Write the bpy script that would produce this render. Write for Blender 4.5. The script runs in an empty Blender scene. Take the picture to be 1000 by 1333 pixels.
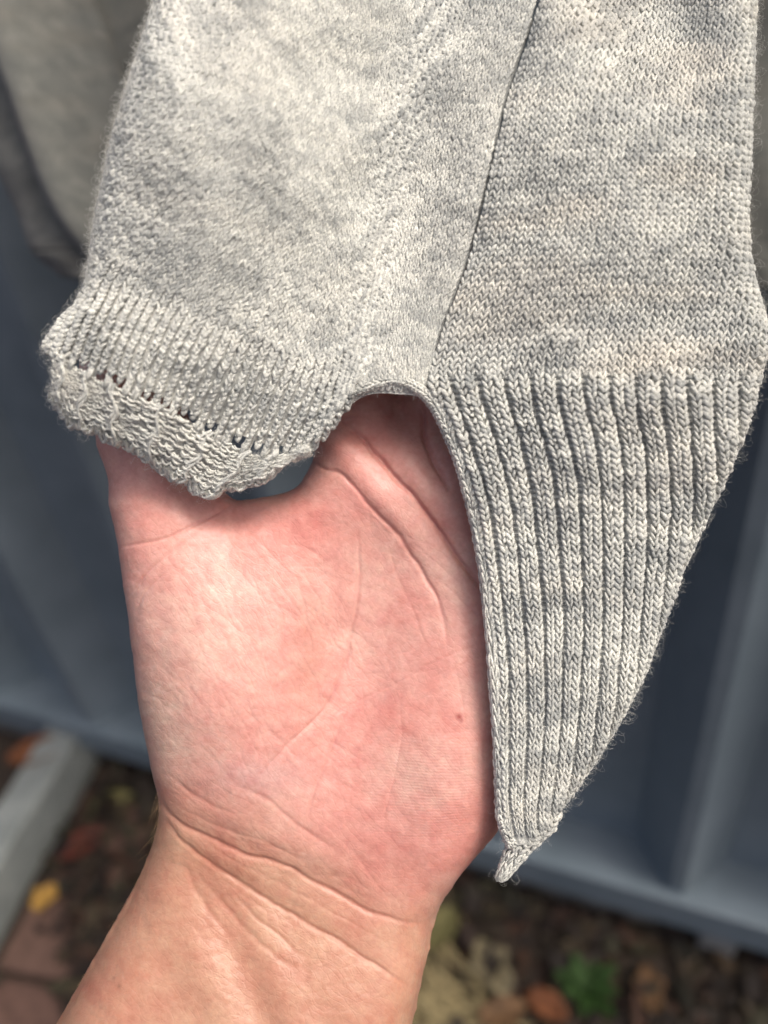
import bpy, math, random
import numpy as np
rng = np.random.default_rng(7)
random.seed(7)
SC = bpy.context.scene
COL = SC.collection

# ------------------------------------------------------------------ camera
F = 1025.0                       # focal length in photo pixels (photo is 1000 wide)
CX, CY = 500.0, 666.5
HGT = 0.90                       # camera height above the ground
dn = np.array([200.0, 1324.0, 1025.0]); dn /= np.linalg.norm(dn)   # world down seen by the camera
WZ = -dn
WY = np.array([0, 0, 1.0]) - WZ * WZ[2]; WY /= np.linalg.norm(WY)
WX = np.cross(WY, WZ)
RCW = np.stack([WX, WY, WZ])     # camera (right, down, forward) -> world
CAMPOS = np.array([0, 0, HGT])

cam_d = bpy.data.cameras.new('camera'); cam = bpy.data.objects.new('camera', cam_d); COL.objects.link(cam)
from mathutils import Matrix, Vector
r_ = RCW @ np.array([1, 0, 0]); u_ = RCW @ np.array([0, -1, 0]); b_ = RCW @ np.array([0, 0, -1])
M = Matrix.Identity(4)
for i in range(3):
    M[i][0] = r_[i]; M[i][1] = u_[i]; M[i][2] = b_[i]; M[i][3] = CAMPOS[i]
cam.matrix_world = M
cam_d.sensor_fit = 'HORIZONTAL'; cam_d.sensor_width = 36.0; cam_d.lens = 36.0 * F / 1000.0
cam_d.clip_start = 0.01; cam_d.clip_end = 200
cam_d.dof.use_dof = True; cam_d.dof.focus_distance = 0.196; cam_d.dof.aperture_fstop = 7.5
SC.camera = cam

# ------------------------------------------------------------------ world, sun, exposure
sun_c = np.array([0.38, -0.62, -0.70]); sun_c /= np.linalg.norm(sun_c)   # towards the sun, camera axes
sun_w = RCW @ sun_c
EL = math.asin(sun_w[2]); ROT = math.atan2(sun_w[0], sun_w[1])
W = bpy.data.worlds.new('World'); SC.world = W; W.use_nodes = True
nt = W.node_tree
bg = nt.nodes['Background']; sky = nt.nodes.new('ShaderNodeTexSky')
sky.sky_type = 'NISHITA'; sky.sun_disc = False; sky.sun_elevation = EL; sky.sun_rotation = ROT
sky.dust_density = 8.0; sky.air_density = 0.6; sky.ozone_density = 0.0
nt.links.new(sky.outputs[0], bg.inputs[0]); bg.inputs[1].default_value = 0.15
sd = bpy.data.lights.new('sun', 'SUN'); sun = bpy.data.objects.new('sun', sd); COL.objects.link(sun)
sd.energy = 1.7; sd.angle = math.radians(18); sd.color = (1.0, 0.965, 0.885)
sun.rotation_euler = Vector((-sun_w[0], -sun_w[1], -sun_w[2])).to_track_quat('-Z', 'Y').to_euler()
vs = SC.view_settings
vs.view_transform = 'Standard'; vs.look = 'None'; vs.gamma = 1.0; vs.exposure = 0.40; vs.use_curve_mapping = False
SC.cycles.max_bounces = 6; SC.cycles.diffuse_bounces = 3; SC.cycles.glossy_bounces = 2; SC.cycles.transmission_bounces = 3

# ------------------------------------------------------------------ helpers
def c2w(p):                      # camera-space metres -> world
    return np.asarray(p) @ RCW.T + CAMPOS
def unproj(px, py, depth):       # photo pixel at a depth (metres) -> camera space
    px = np.asarray(px, float); py = np.asarray(py, float); depth = np.asarray(depth, float)
    return np.stack([(px - CX) / F * depth, (py - CY) / F * depth, depth + 0 * px], -1)
def gp(px, py, h=0.0):           # the place where a sight line meets a level plane
    v = RCW @ np.array([(px - CX) / F, (py - CY) / F, 1.0])
    return CAMPOS + v * ((h - HGT) / v[2])
def smooth(x, a, b):
    t = np.clip((x - a) / (b - a), 0, 1); return t * t * (3 - 2 * t)
_tab = rng.random((64, 64)); _tab3 = rng.random((32, 32, 32))
def vnoise(x, y, seed=0):        # smooth value noise, 0..1
    x = np.asarray(x, float) + seed * 17.31; y = np.asarray(y, float) + seed * 7.77
    xi = np.floor(x).astype(int); yi = np.floor(y).astype(int); fx = x - xi; fy = y - yi
    fx = fx * fx * (3 - 2 * fx); fy = fy * fy * (3 - 2 * fy)
    a = _tab[xi % 64, yi % 64]; b = _tab[(xi + 1) % 64, yi % 64]; c = _tab[xi % 64, (yi + 1) % 64]; d = _tab[(xi + 1) % 64, (yi + 1) % 64]
    return (a * (1 - fx) + b * fx) * (1 - fy) + (c * (1 - fx) + d * fx) * fy
def fbm(x, y, seed=0, n=3):
    s = 0; a = 0.5; t = 0
    for k in range(n):
        s = s + a * vnoise(x * 2 ** k, y * 2 ** k, seed + k * 3); t += a; a *= 0.55
    return s / t
def poly_dist(x, y, pts):        # distance, sign (+ = right of travel), foot of the perpendicular
    pts = np.asarray(pts, float); best = np.full(x.shape, 1e18); sg = np.ones(x.shape); fx = np.zeros(x.shape); fy = np.zeros(x.shape); tt = np.zeros(x.shape)
    for k in range(len(pts) - 1):
        ax, ay = pts[k]; bx, by = pts[k + 1]; dx, dy = bx - ax, by - ay
        t = np.clip(((x - ax) * dx + (y - ay) * dy) / (dx * dx + dy * dy), 0, 1)
        qx = ax + t * dx; qy = ay + t * dy
        d = (x - qx) ** 2 + (y - qy) ** 2
        m = d < best
        best = np.where(m, d, best); fx = np.where(m, qx, fx); fy = np.where(m, qy, fy); tt = np.where(m, k + t, tt)
        sg = np.where(m, np.sign(dx * (y - ay) - dy * (x - ax)), sg)
    return np.sqrt(best), sg, fx, fy, tt
def catmull(pts, n):             # smooth curve through points
    P = np.asarray(pts, float); P = np.vstack([2 * P[0] - P[1], P, 2 * P[-1] - P[-2]]); m = len(P) - 3
    t = np.linspace(0, m - 1e-6, n); k = t.astype(int); f = (t - k)[:, None]
    a, b, c, d = P[k], P[k + 1], P[k + 2], P[k + 3]
    return 0.5 * (2 * b + (c - a) * f + (2 * a - 5 * b + 4 * c - d) * f ** 2 + (3 * b - a - 3 * c + d) * f ** 3)

def make_mesh(name, V, Q, mat, parent=None, color=None, kind=None, label=None, smooth_=True):
    V = np.asarray(V, np.float32); Q = np.asarray(Q, np.int32)
    if parent is not None: V = V - np.array(parent_loc(parent), np.float32)
    me = bpy.data.meshes.new(name); n = Q.shape[1]
    me.vertices.add(len(V)); me.vertices.foreach_set('co', V.ravel())
    me.loops.add(Q.size); me.loops.foreach_set('vertex_index', Q.ravel())
    me.polygons.add(len(Q)); me.polygons.foreach_set('loop_start', np.arange(0, Q.size, n, dtype=np.int32))
    me.polygons.foreach_set('use_smooth', np.full(len(Q), smooth_))
    me.update(calc_edges=True); me.validate()
    if color is not None:
        at = me.attributes.new('Col', 'FLOAT_COLOR', 'POINT')
        c = np.ones((len(V), 4), np.float32); c[:, :color.shape[1]] = color
        at.data.foreach_set('color', c.ravel())
    me.materials.append(mat)
    o = bpy.data.objects.new(name, me); COL.objects.link(o)
    if parent is not None: o.parent = parent
    if kind: o['kind'] = kind
    if label: o['label'] = label
    return o
def parent_loc(o):
    p = np.zeros(3)
    while o is not None: p = p + np.array(o.location); o = o.parent
    return p
def thing(name, label, cat, loc=(0, 0, 0), group=None):
    o = bpy.data.objects.new(name, None); COL.objects.link(o); o.location = [float(a) for a in loc]
    o.empty_display_size = 0.02
    o['label'] = label; o['category'] = cat
    if group: o['group'] = group
    return o
def tag(o, label, cat, group=None):
    o['label'] = label; o['category'] = cat
    if group: o['group'] = group
    return o
def gridq(nu, nv, wrap=False):
    i = np.arange(nu if wrap else nu - 1)[:, None]; j = np.arange(nv - 1)[None, :]; i2 = (i + 1) % nu
    return np.stack([i * nv + j, i2 * nv + j, i2 * nv + j + 1, i * nv + j + 1], -1).reshape(-1, 4)
def tubes(C, R, sides=6, close=True):
    """C (n,k,3) centre lines, R (n,k) radii -> verts, quads"""
    n, k, _ = C.shape
    T = np.gradient(C, axis=1); T /= np.linalg.norm(T, axis=2, keepdims=True) + 1e-12
    ref = np.zeros_like(T); ref[...] = np.array([0.31, 0.52, 0.8])
    A = np.cross(T, ref); A /= np.linalg.norm(A, axis=2, keepdims=True) + 1e-12
    B = np.cross(T, A)
    th = np.arange(sides) / sides * 2 * np.pi
    V = C[:, :, None, :] + R[:, :, None, None] * (np.cos(th)[None, None, :, None] * A[:, :, None, :] + np.sin(th)[None, None, :, None] * B[:, :, None, :])
    base = np.arange(n)[:, None, None] * k * sides; j = np.arange(k - 1)[None, :, None] * sides; s = np.arange(sides)[None, None, :]; s2 = (s + 1) % sides
    Q = np.stack([base + j + s, base + j + s2, base + j + sides + s2, base + j + sides + s], -1).reshape(-1, 4)
    return V.reshape(-1, 3), Q
def box(cx, cy, cz, ax, ay, az):
    """box from a centre and three half-axis vectors"""
    c = np.array([cx, cy, cz], float); V = []
    for i in (-1, 1):
        for j in (-1, 1):
            for k in (-1, 1): V.append(c + i * np.array(ax) + j * np.array(ay) + k * np.array(az))
    Q = [[0, 1, 3, 2], [4, 6, 7, 5], [0, 4, 5, 1], [2, 3, 7, 6], [0, 2, 6, 4], [1, 5, 7, 3]]
    return np.array(V), np.array(Q)
def bevel(o, w, seg=2):
    m = o.modifiers.new('bevel', 'BEVEL'); m.width = w; m.segments = seg; m.limit_method = 'NONE'
    return o

# ------------------------------------------------------------------ materials
def nodes(name):
    m = bpy.data.materials.new(name); m.use_nodes = True; n = m.node_tree; return m, n, n.nodes['Principled BSDF']
def add(n, t, **kw):
    x = n.nodes.new(t)
    for k, v in kw.items(): setattr(x, k, v)
    return x
def noise(n, scale, detail=3, rough=0.55, vec=None):
    x = add(n, 'ShaderNodeTexNoise'); x.inputs['Scale'].default_value = scale; x.inputs['Detail'].default_value = detail; x.inputs['Roughness'].default_value = rough
    if vec is not None: n.links.new(vec, x.inputs['Vector'])
    return x
def ramp(n, src, stops):
    x = add(n, 'ShaderNodeValToRGB'); e = x.color_ramp.elements
    e[0].position, e[0].color = stops[0][0], (*stops[0][1], 1); e[1].position, e[1].color = stops[-1][0], (*stops[-1][1], 1)
    for p, c in stops[1:-1]: k = e.new(p); k.color = (*c, 1)
    n.links.new(src, x.inputs[0]); return x
def bump(n, src, dist, strength=1.0, nrm=None):
    b = add(n, 'ShaderNodeBump'); b.inputs['Distance'].default_value = dist; b.inputs['Strength'].default_value = strength
    n.links.new(src, b.inputs['Height'])
    if nrm is not None: n.links.new(nrm, b.inputs['Normal'])
    return b
def mixc(n, mode, a, b, fac):
    x = add(n, 'ShaderNodeMix', data_type='RGBA', blend_type=mode)
    if isinstance(fac, float): x.inputs[0].default_value = fac
    else: n.links.new(fac, x.inputs[0])
    for s, v in ((6, a), (7, b)):
        if isinstance(v, tuple): x.inputs[s].default_value = (*v, 1)
        else: n.links.new(v, x.inputs[s])
    return x
def geo_pos(n):
    return add(n, 'ShaderNodeNewGeometry').outputs['Position']

def mat_wool():
    m, n, p = nodes('heather_wool'); pos = geo_pos(n)
    a = add(n, 'ShaderNodeAttribute', attribute_name='Col')
    f = noise(n, 2600, 3, 0.6, pos)
    r = ramp(n, f.outputs[0], [(0.32, (0.58, 0.585, 0.59)), (0.52, (0.95, 0.95, 0.95)), (0.70, (1.2, 1.19, 1.15))])
    mx = mixc(n, 'MULTIPLY', a.outputs['Color'], r.outputs[0], 1.0)
    n.links.new(mx.outputs[2], p.inputs['Base Color'])
    p.inputs['Roughness'].default_value = 0.95; p.inputs['Specular IOR Level'].default_value = 0.15
    p.inputs['Sheen Weight'].default_value = 0.25; p.inputs['Sheen Roughness'].default_value = 0.6
    b = bump(n, f.outputs[0], 0.00025, 0.7); n.links.new(b.outputs[0], p.inputs['Normal'])
    tr = add(n, 'ShaderNodeBsdfTranslucent'); n.links.new(mx.outputs[2], tr.inputs['Color'])      # light seeps through loose wool
    ms = add(n, 'ShaderNodeMixShader'); ms.inputs[0].default_value = 0.32
    n.links.new(p.outputs[0], ms.inputs[1]); n.links.new(tr.outputs[0], ms.inputs[2]); n.links.new(ms.outputs[0], n.nodes['Material Output'].inputs[0])
    return m
def mat_simple(name, col, rough=0.8, var=0.0, scale=20, bmp=0.0, spec=0.3):
    m, n, p = nodes(name); pos = geo_pos(n)
    f = noise(n, scale, 5, 0.6, pos)
    lo = tuple(c * (1 - var) for c in col); hi = tuple(min(1, c * (1 + var)) for c in col)
    r = ramp(n, f.outputs[0], [(0.3, lo), (0.7, hi)])
    n.links.new(r.outputs[0], p.inputs['Base Color']); p.inputs['Roughness'].default_value = rough
    p.inputs['Specular IOR Level'].default_value = spec
    if bmp: n.links.new(bump(n, f.outputs[0], bmp).outputs[0], p.inputs['Normal'])
    return m
WOOL = mat_wool()

# ------------------------------------------------------------------ the setting: ground, fence
GROUND = mat_simple('soil', (0.035, 0.026, 0.020), 0.95, 0.5, 60, 0.004)
g = make_mesh('ground', np.array([[-60, -60, 0], [60, -60, 0], [60, 60, 0], [-60, 60, 0]], float), np.array([[0, 1, 2, 3]]), GROUND)
g['kind'] = 'structure'

RH = 0.10                                          # top of the bottom rail above the ground
f1 = gp(116, 948, RH); f2 = gp(880, 1170, RH)
FD = (f2 - f1); PITCH = np.linalg.norm(FD) / 4; FD = FD / np.linalg.norm(FD)
FN = np.array([FD[1], -FD[0], 0.0])
if np.dot(FN, CAMPOS - f1) < 0: FN = -FN           # towards the camera
def fp(s, n, z): return f1 + FD * s + FN * n + np.array([0, 0, z - RH])
def mat_paint():
    m, n, p = nodes('slate_blue_steel_paint'); pos = geo_pos(n)
    f = noise(n, 14, 7, 0.7, pos)
    r = ramp(n, f.outputs[0], [(0.35, (0.130, 0.168, 0.195)), (0.7, (0.175, 0.217, 0.250))])
    n.links.new(r.outputs[0], p.inputs['Base Color']); p.inputs['Roughness'].default_value = 0.36
    return m
PAINT = mat_paint()
fence = thing('steel_fence', 'slate blue grey ribbed steel fence standing behind the sweater', 'fence', fp(2 * PITCH, -0.03, 0))
FT = 1.25
def extrude_profile(name, prof, z0, z1, parent, thick=0.0015):
    V = []
    for (s, n) in prof:
        V += [fp(s, n, z0), fp(s, n, z1)]
    k = len(prof); Q = np.stack([np.arange(k - 1) * 2, np.arange(k - 1) * 2 + 2, np.arange(k - 1) * 2 + 3, np.arange(k - 1) * 2 + 1], -1)
    o = make_mesh(name, np.array(V), Q, PAINT, parent, smooth_=False)
    md = o.modifiers.new('solid', 'SOLIDIFY'); md.thickness = thick; md.offset = 0
    return o
RB = -0.056; RC = -0.006; WB = 0.044; WC = 0.006
for i in range(-4, 9):
    s = i * PITCH
    extrude_profile('rib', [(s - WB, RB), (s - WC, RC), (s + WC, RC), (s + WB, RB)], RH - 0.05, FT, fence)
    extrude_profile('flat_panel', [(s + WB + 0.0005, RB), (s + PITCH - WB - 0.0005, RB)], RH - 0.05, FT, fence)
L0, L1 = -4.4 * PITCH, 9.4 * PITCH
rail = [(-0.052, RH), (0.0, RH), (0.0, RH - 0.05), (-0.052, RH - 0.05)]
def rail_box(name, n0, n1, z0, z1, mat=PAINT, s0=L0, s1=L1):
    c = fp((s0 + s1) / 2, (n0 + n1) / 2, (z0 + z1) / 2)
    V, Q = box(*c, FD * (s1 - s0) / 2, FN * (n1 - n0) / 2, np.array([0, 0, (z1 - z0) / 2]))
    return bevel(make_mesh(name, V, Q, mat, fence, smooth_=False), 0.003)
rail_box('bottom_rail', -0.062, 0.004, RH - 0.048, RH)
rail_box('top_rail', -0.062, 0.004, FT - 0.01, FT + 0.04)
CONC = mat_simple('weathered_concrete', (0.20, 0.20, 0.19), 0.9, 0.3, 40, 0.002)
pp = gp(930, 1290, 0.02); ps = float(np.dot(pp - f1, FD))
rail_box('post', -0.05, -0.004, -0.05, RH - 0.049, CONC, ps - 0.018, ps + 0.018)
rail_box('concrete_plinth', -0.055, -0.012, -0.05, RH - 0.049 - 0.028, mat_simple('dark_concrete', (0.13, 0.125, 0.115), 0.9, 0.4, 40, 0.002), L0, ps - 0.06)
plinth = rail_box('plinth_board', -0.075, -0.055, -0.05, RH - 0.02, mat_simple('old_board', (0.10, 0.085, 0.075), 0.9, 0.4, 30, 0.002), ps + 0.03, L1)

# kerb beam, paving bricks, fallen leaves, weed
k1 = gp(118, 1012); k2 = gp(-20, 1262)
KD = (k2 - k1); KD[2] = 0; KL = np.linalg.norm(KD); KD /= KL; KN = np.array([KD[1], -KD[0], 0])
if np.dot(KN, gp(0, 1000) - k1) < 0: KN = -KN
KD_LEN = KL + 0.35
KERB_H, KERB_W = 0.075, 0.055
prof = [(0, 0), (0.001, KERB_H - 0.004), (0.005, KERB_H), (KERB_W - 0.006, KERB_H), (KERB_W, KERB_H - 0.006), (KERB_W, 0)]
V = []; nst = 14
for i in range(nst):
    for (a, z) in prof:
        q = k1 - KD * .10 + KD * ((KD_LEN + .10) * i / (nst - 1)) + KN * (a + 0.002 * math.sin(i * 1.7)) + np.array([0, 0, z + 0.001 * math.sin(i * 2.3 + a * 50)])
        V.append(q)
V = np.array(V); Q = list(gridq(nst, len(prof)))
def mat_timber():
    m, n, p = nodes('grey_weathered_timber'); pos = geo_pos(n)
    f = noise(n, 28, 6, 0.65, pos); f2 = noise(n, 160, 4, 0.6, pos)
    r = ramp(n, f.outputs[0], [(0.3, (0.17, 0.19, 0.185)), (0.7, (0.26, 0.285, 0.275))])
    n.links.new(r.outputs[0], p.inputs['Base Color']); p.inputs['Roughness'].default_value = 0.85
    n.links.new(bump(n, f2.outputs[0], 0.002).outputs[0], p.inputs['Normal']); return m
kerb = make_mesh('garden_kerb', V, np.vstack([np.array(Q), [[0, 1, 4, 5], [1, 2, 3, 4]]]), mat_timber(), smooth_=False)
tag(kerb, 'pale grey kerb beam lying on the ground at left below the fence', 'kerb')

BR = [mat_simple('paving_brick_%d' % i, c, 0.9, 0.35, 70, 0.002) for i, c in enumerate([(0.10, 0.058, 0.046), (0.09, 0.055, 0.045), (0.11, 0.066, 0.052)])]
pav = bpy.data.objects.new('brick_path', None); COL.objects.link(pav); pav['kind'] = 'structure'
o0 = gp(60, 1300); pav.location = (float(o0[0]), float(o0[1]), 0)
e1 = -KN; e2 = KD
for a in range(-1, 3):
    for b in range(-3, 4):
        q = k1 + e1 * (0.02 + 0.112 * a + 0.055) + e2 * (0.14 + 0.228 * b + 0.114 * (a % 2))
        if a < 0 or np.dot(q - f1, FN) < 0.03: continue
        V, Q = box(q[0], q[1], 0.004 + random.uniform(-.003, .003), e1 * 0.052, e2 * 0.110, np.array([random.uniform(-.003, .003), 0, 0.012]))
        bevel(make_mesh('brick', V, Q, random.choice(BR), pav, smooth_=False), 0.004)

def leaf_mesh(L, Wd, curl, seed, lobes=0):
    r = np.random.default_rng(seed); nu, nv = 9, 5; V = []
    for i in range(nu):
        t = i / (nu - 1); w = Wd * (math.sin(math.pi * min(1, t * 0.93 + 0.05)) ** 0.75) * (1 + (0.25 * math.sin(t * 14) if lobes else 0))
        for j in range(nv):
            s = j / (nv - 1) * 2 - 1
            V.append([(t - .5) * L, s * w / 2, curl * (s * s) * w + curl * 0.8 * L * (t - .5) ** 2 + 0.0006 * r.normal()])
    return np.array(V), gridq(nu, nv)
def place_leaf(p, L, Wd, rz, tilt, mat, seed, curl=0.25, lobes=0, name='fallen_leaf', dz=0.006, parent=None):
    V, Q = leaf_mesh(L, Wd, curl, seed, lobes)
    c, s = math.cos(tilt), math.sin(tilt); V = V @ np.array([[c, 0, -s], [0, 1, 0], [s, 0, c]])
    c, s = math.cos(rz), math.sin(rz); V = V @ np.array([[c, s, 0], [-s, c, 0], [0, 0, 1]])
    V[:, 2] -= V[:, 2].min(); V = V + np.array(p) + np.array([0, 0, dz])
    o = make_mesh(name, V, Q, mat, parent)
    md = o.modifiers.new('solid', 'SOLIDIFY'); md.thickness = 0.0006
    # a stalk belongs to the leaf
    return o
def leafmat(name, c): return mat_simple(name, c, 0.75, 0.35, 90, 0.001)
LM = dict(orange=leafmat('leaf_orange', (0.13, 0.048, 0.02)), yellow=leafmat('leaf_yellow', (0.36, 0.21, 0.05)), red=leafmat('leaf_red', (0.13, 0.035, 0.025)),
          cream=leafmat('leaf_cream', (0.15, 0.125, 0.075)), olive=leafmat('leaf_olive', (0.11, 0.10, 0.04)), brown=leafmat('leaf_brown', (0.15, 0.07, 0.03)), tan=leafmat('leaf_tan', (0.10, 0.055, 0.026)), green=leafmat('leaf_green', (0.018, 0.045, 0.008)))  # most leaf colours lowered to stand in for shade on the ground
big = [((52, 985), 'orange', .075, .045, .3, KERB_H - .01, 'orange brown leaf lying on far end of grey kerb'),
       ((62, 1172), 'yellow', .035, .028, 1.2, .02, 'yellow leaf lying against the side of grey kerb'),
       ((108, 1104), 'red', .055, .035, .7, .02, 'dark red leaf lying between grey kerb and wrist'),
       ((640, 1262), 'cream', .065, .036, 1.9, .02, 'large cream leaf on ground right of the forearm'),
       ((575, 1212), 'olive', .055, .034, .9, .02, 'olive leaf on ground touching edge of the wrist'),
       ((655, 1322), 'tan', .05, .03, .2, .02, 'small tan leaf at the bottom edge below the cream leaf'),
       ((712, 1312), 'orange', .045, .026, 2.4, .02, 'rust orange leaf on ground left of green weed'),
       ((845, 1290), 'tan', .048, .026, 1.4, .02, 'tan leaf on ground right of green weed'),
       ((150, 1050), 'olive', .06, .035, .1, .015, 'olive brown leaf beside far end of grey kerb')]
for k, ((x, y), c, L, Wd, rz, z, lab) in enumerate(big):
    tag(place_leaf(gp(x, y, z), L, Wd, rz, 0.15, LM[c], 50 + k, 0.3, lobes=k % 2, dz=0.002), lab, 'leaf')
# uncountable litter, its colours cut down to paint the shade on the ground
VV, QQ, CC = [], [], []; off = 0
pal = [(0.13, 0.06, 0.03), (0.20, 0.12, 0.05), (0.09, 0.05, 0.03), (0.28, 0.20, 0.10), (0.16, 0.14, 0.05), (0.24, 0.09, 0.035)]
for k in range(1500):
    if k < 560: q = gp(rng.uniform(480, 1050), rng.uniform(1130, 1420))
    elif k < 900: q = gp(rng.uniform(90, 260), rng.uniform(960, 1350))
    else: q = f1 + FD * rng.uniform(-.9, 1.8) + FN * rng.uniform(.02, 1.1) - np.array([0, 0, RH])
    if k >= 560 and -0.07 < np.dot(q - k1, -KN) < 0.02: continue
    V, Q = leaf_mesh(rng.uniform(.012, .040), rng.uniform(.007, .02), rng.uniform(-.3, .4), k, k % 2)
    a, b = rng.uniform(0, 6.28), rng.uniform(-.5, .5)
    c, s = math.cos(b), math.sin(b); V = V @ np.array([[c, 0, -s], [0, 1, 0], [s, 0, c]])
    c, s = math.cos(a), math.sin(a); V = V @ np.array([[c, s, 0], [-s, c, 0], [0, 0, 1]])
    V[:, 2] -= V[:, 2].min(); V += q + np.array([0, 0, rng.uniform(.001, .012) + (.016 if k >= 560 else 0)])
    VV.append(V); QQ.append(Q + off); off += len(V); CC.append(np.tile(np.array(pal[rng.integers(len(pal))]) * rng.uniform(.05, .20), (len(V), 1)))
def mat_attr(name, rough=0.8):
    m, n, p = nodes(name); a = add(n, 'ShaderNodeAttribute', attribute_name='Col'); f = noise(n, 120, 4, 0.6, geo_pos(n))
    r = ramp(n, f.outputs[0], [(0.3, (0.6, 0.6, 0.6)), (0.7, (1.2, 1.2, 1.2))])
    n.links.new(mixc(n, 'MULTIPLY', a.outputs['Color'], r.outputs[0], 1.0).outputs[2], p.inputs['Base Color']); p.inputs['Roughness'].default_value = rough
    return m
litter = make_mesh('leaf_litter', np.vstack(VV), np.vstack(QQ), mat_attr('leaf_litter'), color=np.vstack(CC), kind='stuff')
litter['label'] = 'brown carpet of small dry leaves under the fence, darkened for shade'
# weed
wp = gp(765, 1300); weed = thing('green_weed', 'small bright green weed growing among leaves under the fence', 'plant', wp)
for k in range(11):
    a = k * 2.4; rr = .008 + .022 * (k / 16)
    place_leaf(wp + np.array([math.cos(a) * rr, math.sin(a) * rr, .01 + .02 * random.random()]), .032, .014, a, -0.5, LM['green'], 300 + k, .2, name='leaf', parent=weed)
C = np.stack([wp + np.array([0, 0, -.002]), wp + np.array([0.002, 0, .015]), wp + np.array([0, .002, .035])])[None]
V, Q = tubes(C, np.array([[.002, .0016, .001]])); make_mesh('stem', V, Q, LM['green'], weed)
# dead grass blades
n = 90; st = np.array([gp(rng.uniform(520, 640), rng.uniform(1270, 1400)) for _ in range(n)]); ang = rng.normal(0.9, .5, n); ln = rng.uniform(.05, .14, n)
gd = (gp(610, 1330) - gp(560, 1270)); gd /= np.linalg.norm(gd); gq = np.array([-gd[1], gd[0], 0])
dv = gd[None] * np.cos(ang - .9)[:, None] + gq[None] * np.sin(ang - .9)[:, None]
C = np.stack([st - dv * ln[:, None] / 2 + [0, 0, .012], st + [0, 0, .024], st + dv * ln[:, None] / 2 + [0, 0, .014]], 1)
V, Q = tubes(C, np.tile([[.0012, .0016, .0006]], (n, 1)), 4)
dg = make_mesh('dead_grass', V, Q, leafmat('dead_grass', (0.26, 0.21, 0.11)), kind='stuff'); dg['label'] = 'dry straw coloured grass blades on ground beside the forearm'

# ------------------------------------------------------------------ wool shading data
CREAM = np.array([0.89, 0.90, 0.84]); GREY = np.array([0.47, 0.49, 0.475])
def heather(u, v, warm=0.0, seed=1, bias=0.0, contrast=1.0):
    """yarn tint: flecks drawn out along the courses, grey against cream"""
    t = 0.38 * fbm(u / 2.6, v / 1.3, seed, 3) + 0.40 * fbm(u / 7., v / 4., seed + 20, 3) + 0.22 * rng.random(np.shape(u))
    t = np.clip((t - 0.5) * 2.7 * contrast + 0.54 + bias, 0, 1)[..., None]
    c = GREY * (1 - t) + CREAM * t
    w = np.clip(fbm(u / 14., v / 6., seed + 40, 2) - 0.45, 0, 1)[..., None] * warm * 2.2
    return c * (1 + w * np.array([0.03, -0.02, -0.06]))

# ------------------------------------------------------------------ sleeves hanging behind, out of focus
def sleeve(name, label, rows, depth, thick, mat=WOOL, fold=None):
    """rows: (y, xleft, xright) in photo pixels at the given depth"""
    rows = np.array(rows, float); rr = catmull(rows, 60); nu = 40
    base = c2w(unproj(rr[-1, 1:].mean(), rr[-1, 0], depth)); root = thing(name, label, 'sleeve', base)
    th = np.arange(nu) / nu * 2 * np.pi
    X = (rr[:, 1] + rr[:, 2])[None, :] / 2 + np.cos(th)[:, None] * (rr[:, 2] - rr[:, 1])[None, :] / 2
    Y = rr[:, 0][None, :] + 0 * X + (X - X.mean()) * 0.22 * smooth(np.arange(60) / 60, 0.8, 1.0)[None, :]
    Z = depth - np.sin(th)[:, None] * thick * (1 + 0.5 * (fbm(X / 60, Y / 90, 9) - .5)) + 0.004 * (fbm(X / 40, Y / 70, 5) - 0.5)
    P = c2w(unproj(X, Y, Z)).reshape(-1, 3)
    c = heather(X.ravel() / 6, Y.ravel() / 6, 1.0, 30, -0.3, 0.6) * np.array([.36, .36, .34])  # wool colour darkened, standing in for the shade on the sleeves
    k0 = int(60 * .84)
    G = np.arange(nu * 60).reshape(nu, 60)
    Q = gridq(nu, 60, True); vrow = Q[:, 0] % 60
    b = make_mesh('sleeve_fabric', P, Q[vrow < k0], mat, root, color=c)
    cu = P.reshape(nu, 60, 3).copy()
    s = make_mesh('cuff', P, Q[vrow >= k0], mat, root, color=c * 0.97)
    for o in (b, s):
        md = o.modifiers.new('solid', 'SOLIDIFY'); md.thickness = 0.003; md.offset = 0
    if fold is not None:
        fold = catmull(fold, 40); nv = 14; PP = []
        for (fx, fy) in fold:
            for j in range(nv):
                t = j / (nv - 1); a = min(1, t * 6); PP.append(unproj(fx + t * 150, fy - t * 40, depth - thick * 1.15 - 0.006 * math.sin(a * math.pi / 2) - .002 + 0.010 * t))
        P = c2w(np.array(PP)); ci = heather(np.array(PP)[:, 0] * 800, np.array(PP)[:, 1] * 800, 1.0, 33, -0.25, 0.6) * np.array([.40, .40, .38])  # fold darkened like the sleeve, shade put into the wool colour
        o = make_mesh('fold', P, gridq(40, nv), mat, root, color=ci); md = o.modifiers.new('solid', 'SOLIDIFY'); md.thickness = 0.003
    return root
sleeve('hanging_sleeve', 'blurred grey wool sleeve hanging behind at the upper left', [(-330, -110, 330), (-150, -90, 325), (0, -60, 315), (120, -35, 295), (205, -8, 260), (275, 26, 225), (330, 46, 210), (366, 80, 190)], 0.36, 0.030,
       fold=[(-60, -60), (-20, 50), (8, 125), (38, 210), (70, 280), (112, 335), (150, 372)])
sleeve('hanging_sleeve', 'blurred grey wool sleeve hanging behind at the right edge', [(-330, 850, 1230), (-100, 880, 1220), (100, 900, 1200), (250, 915, 1180), (330, 930, 1160), (385, 945, 1140)], 0.36, 0.028)

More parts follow.
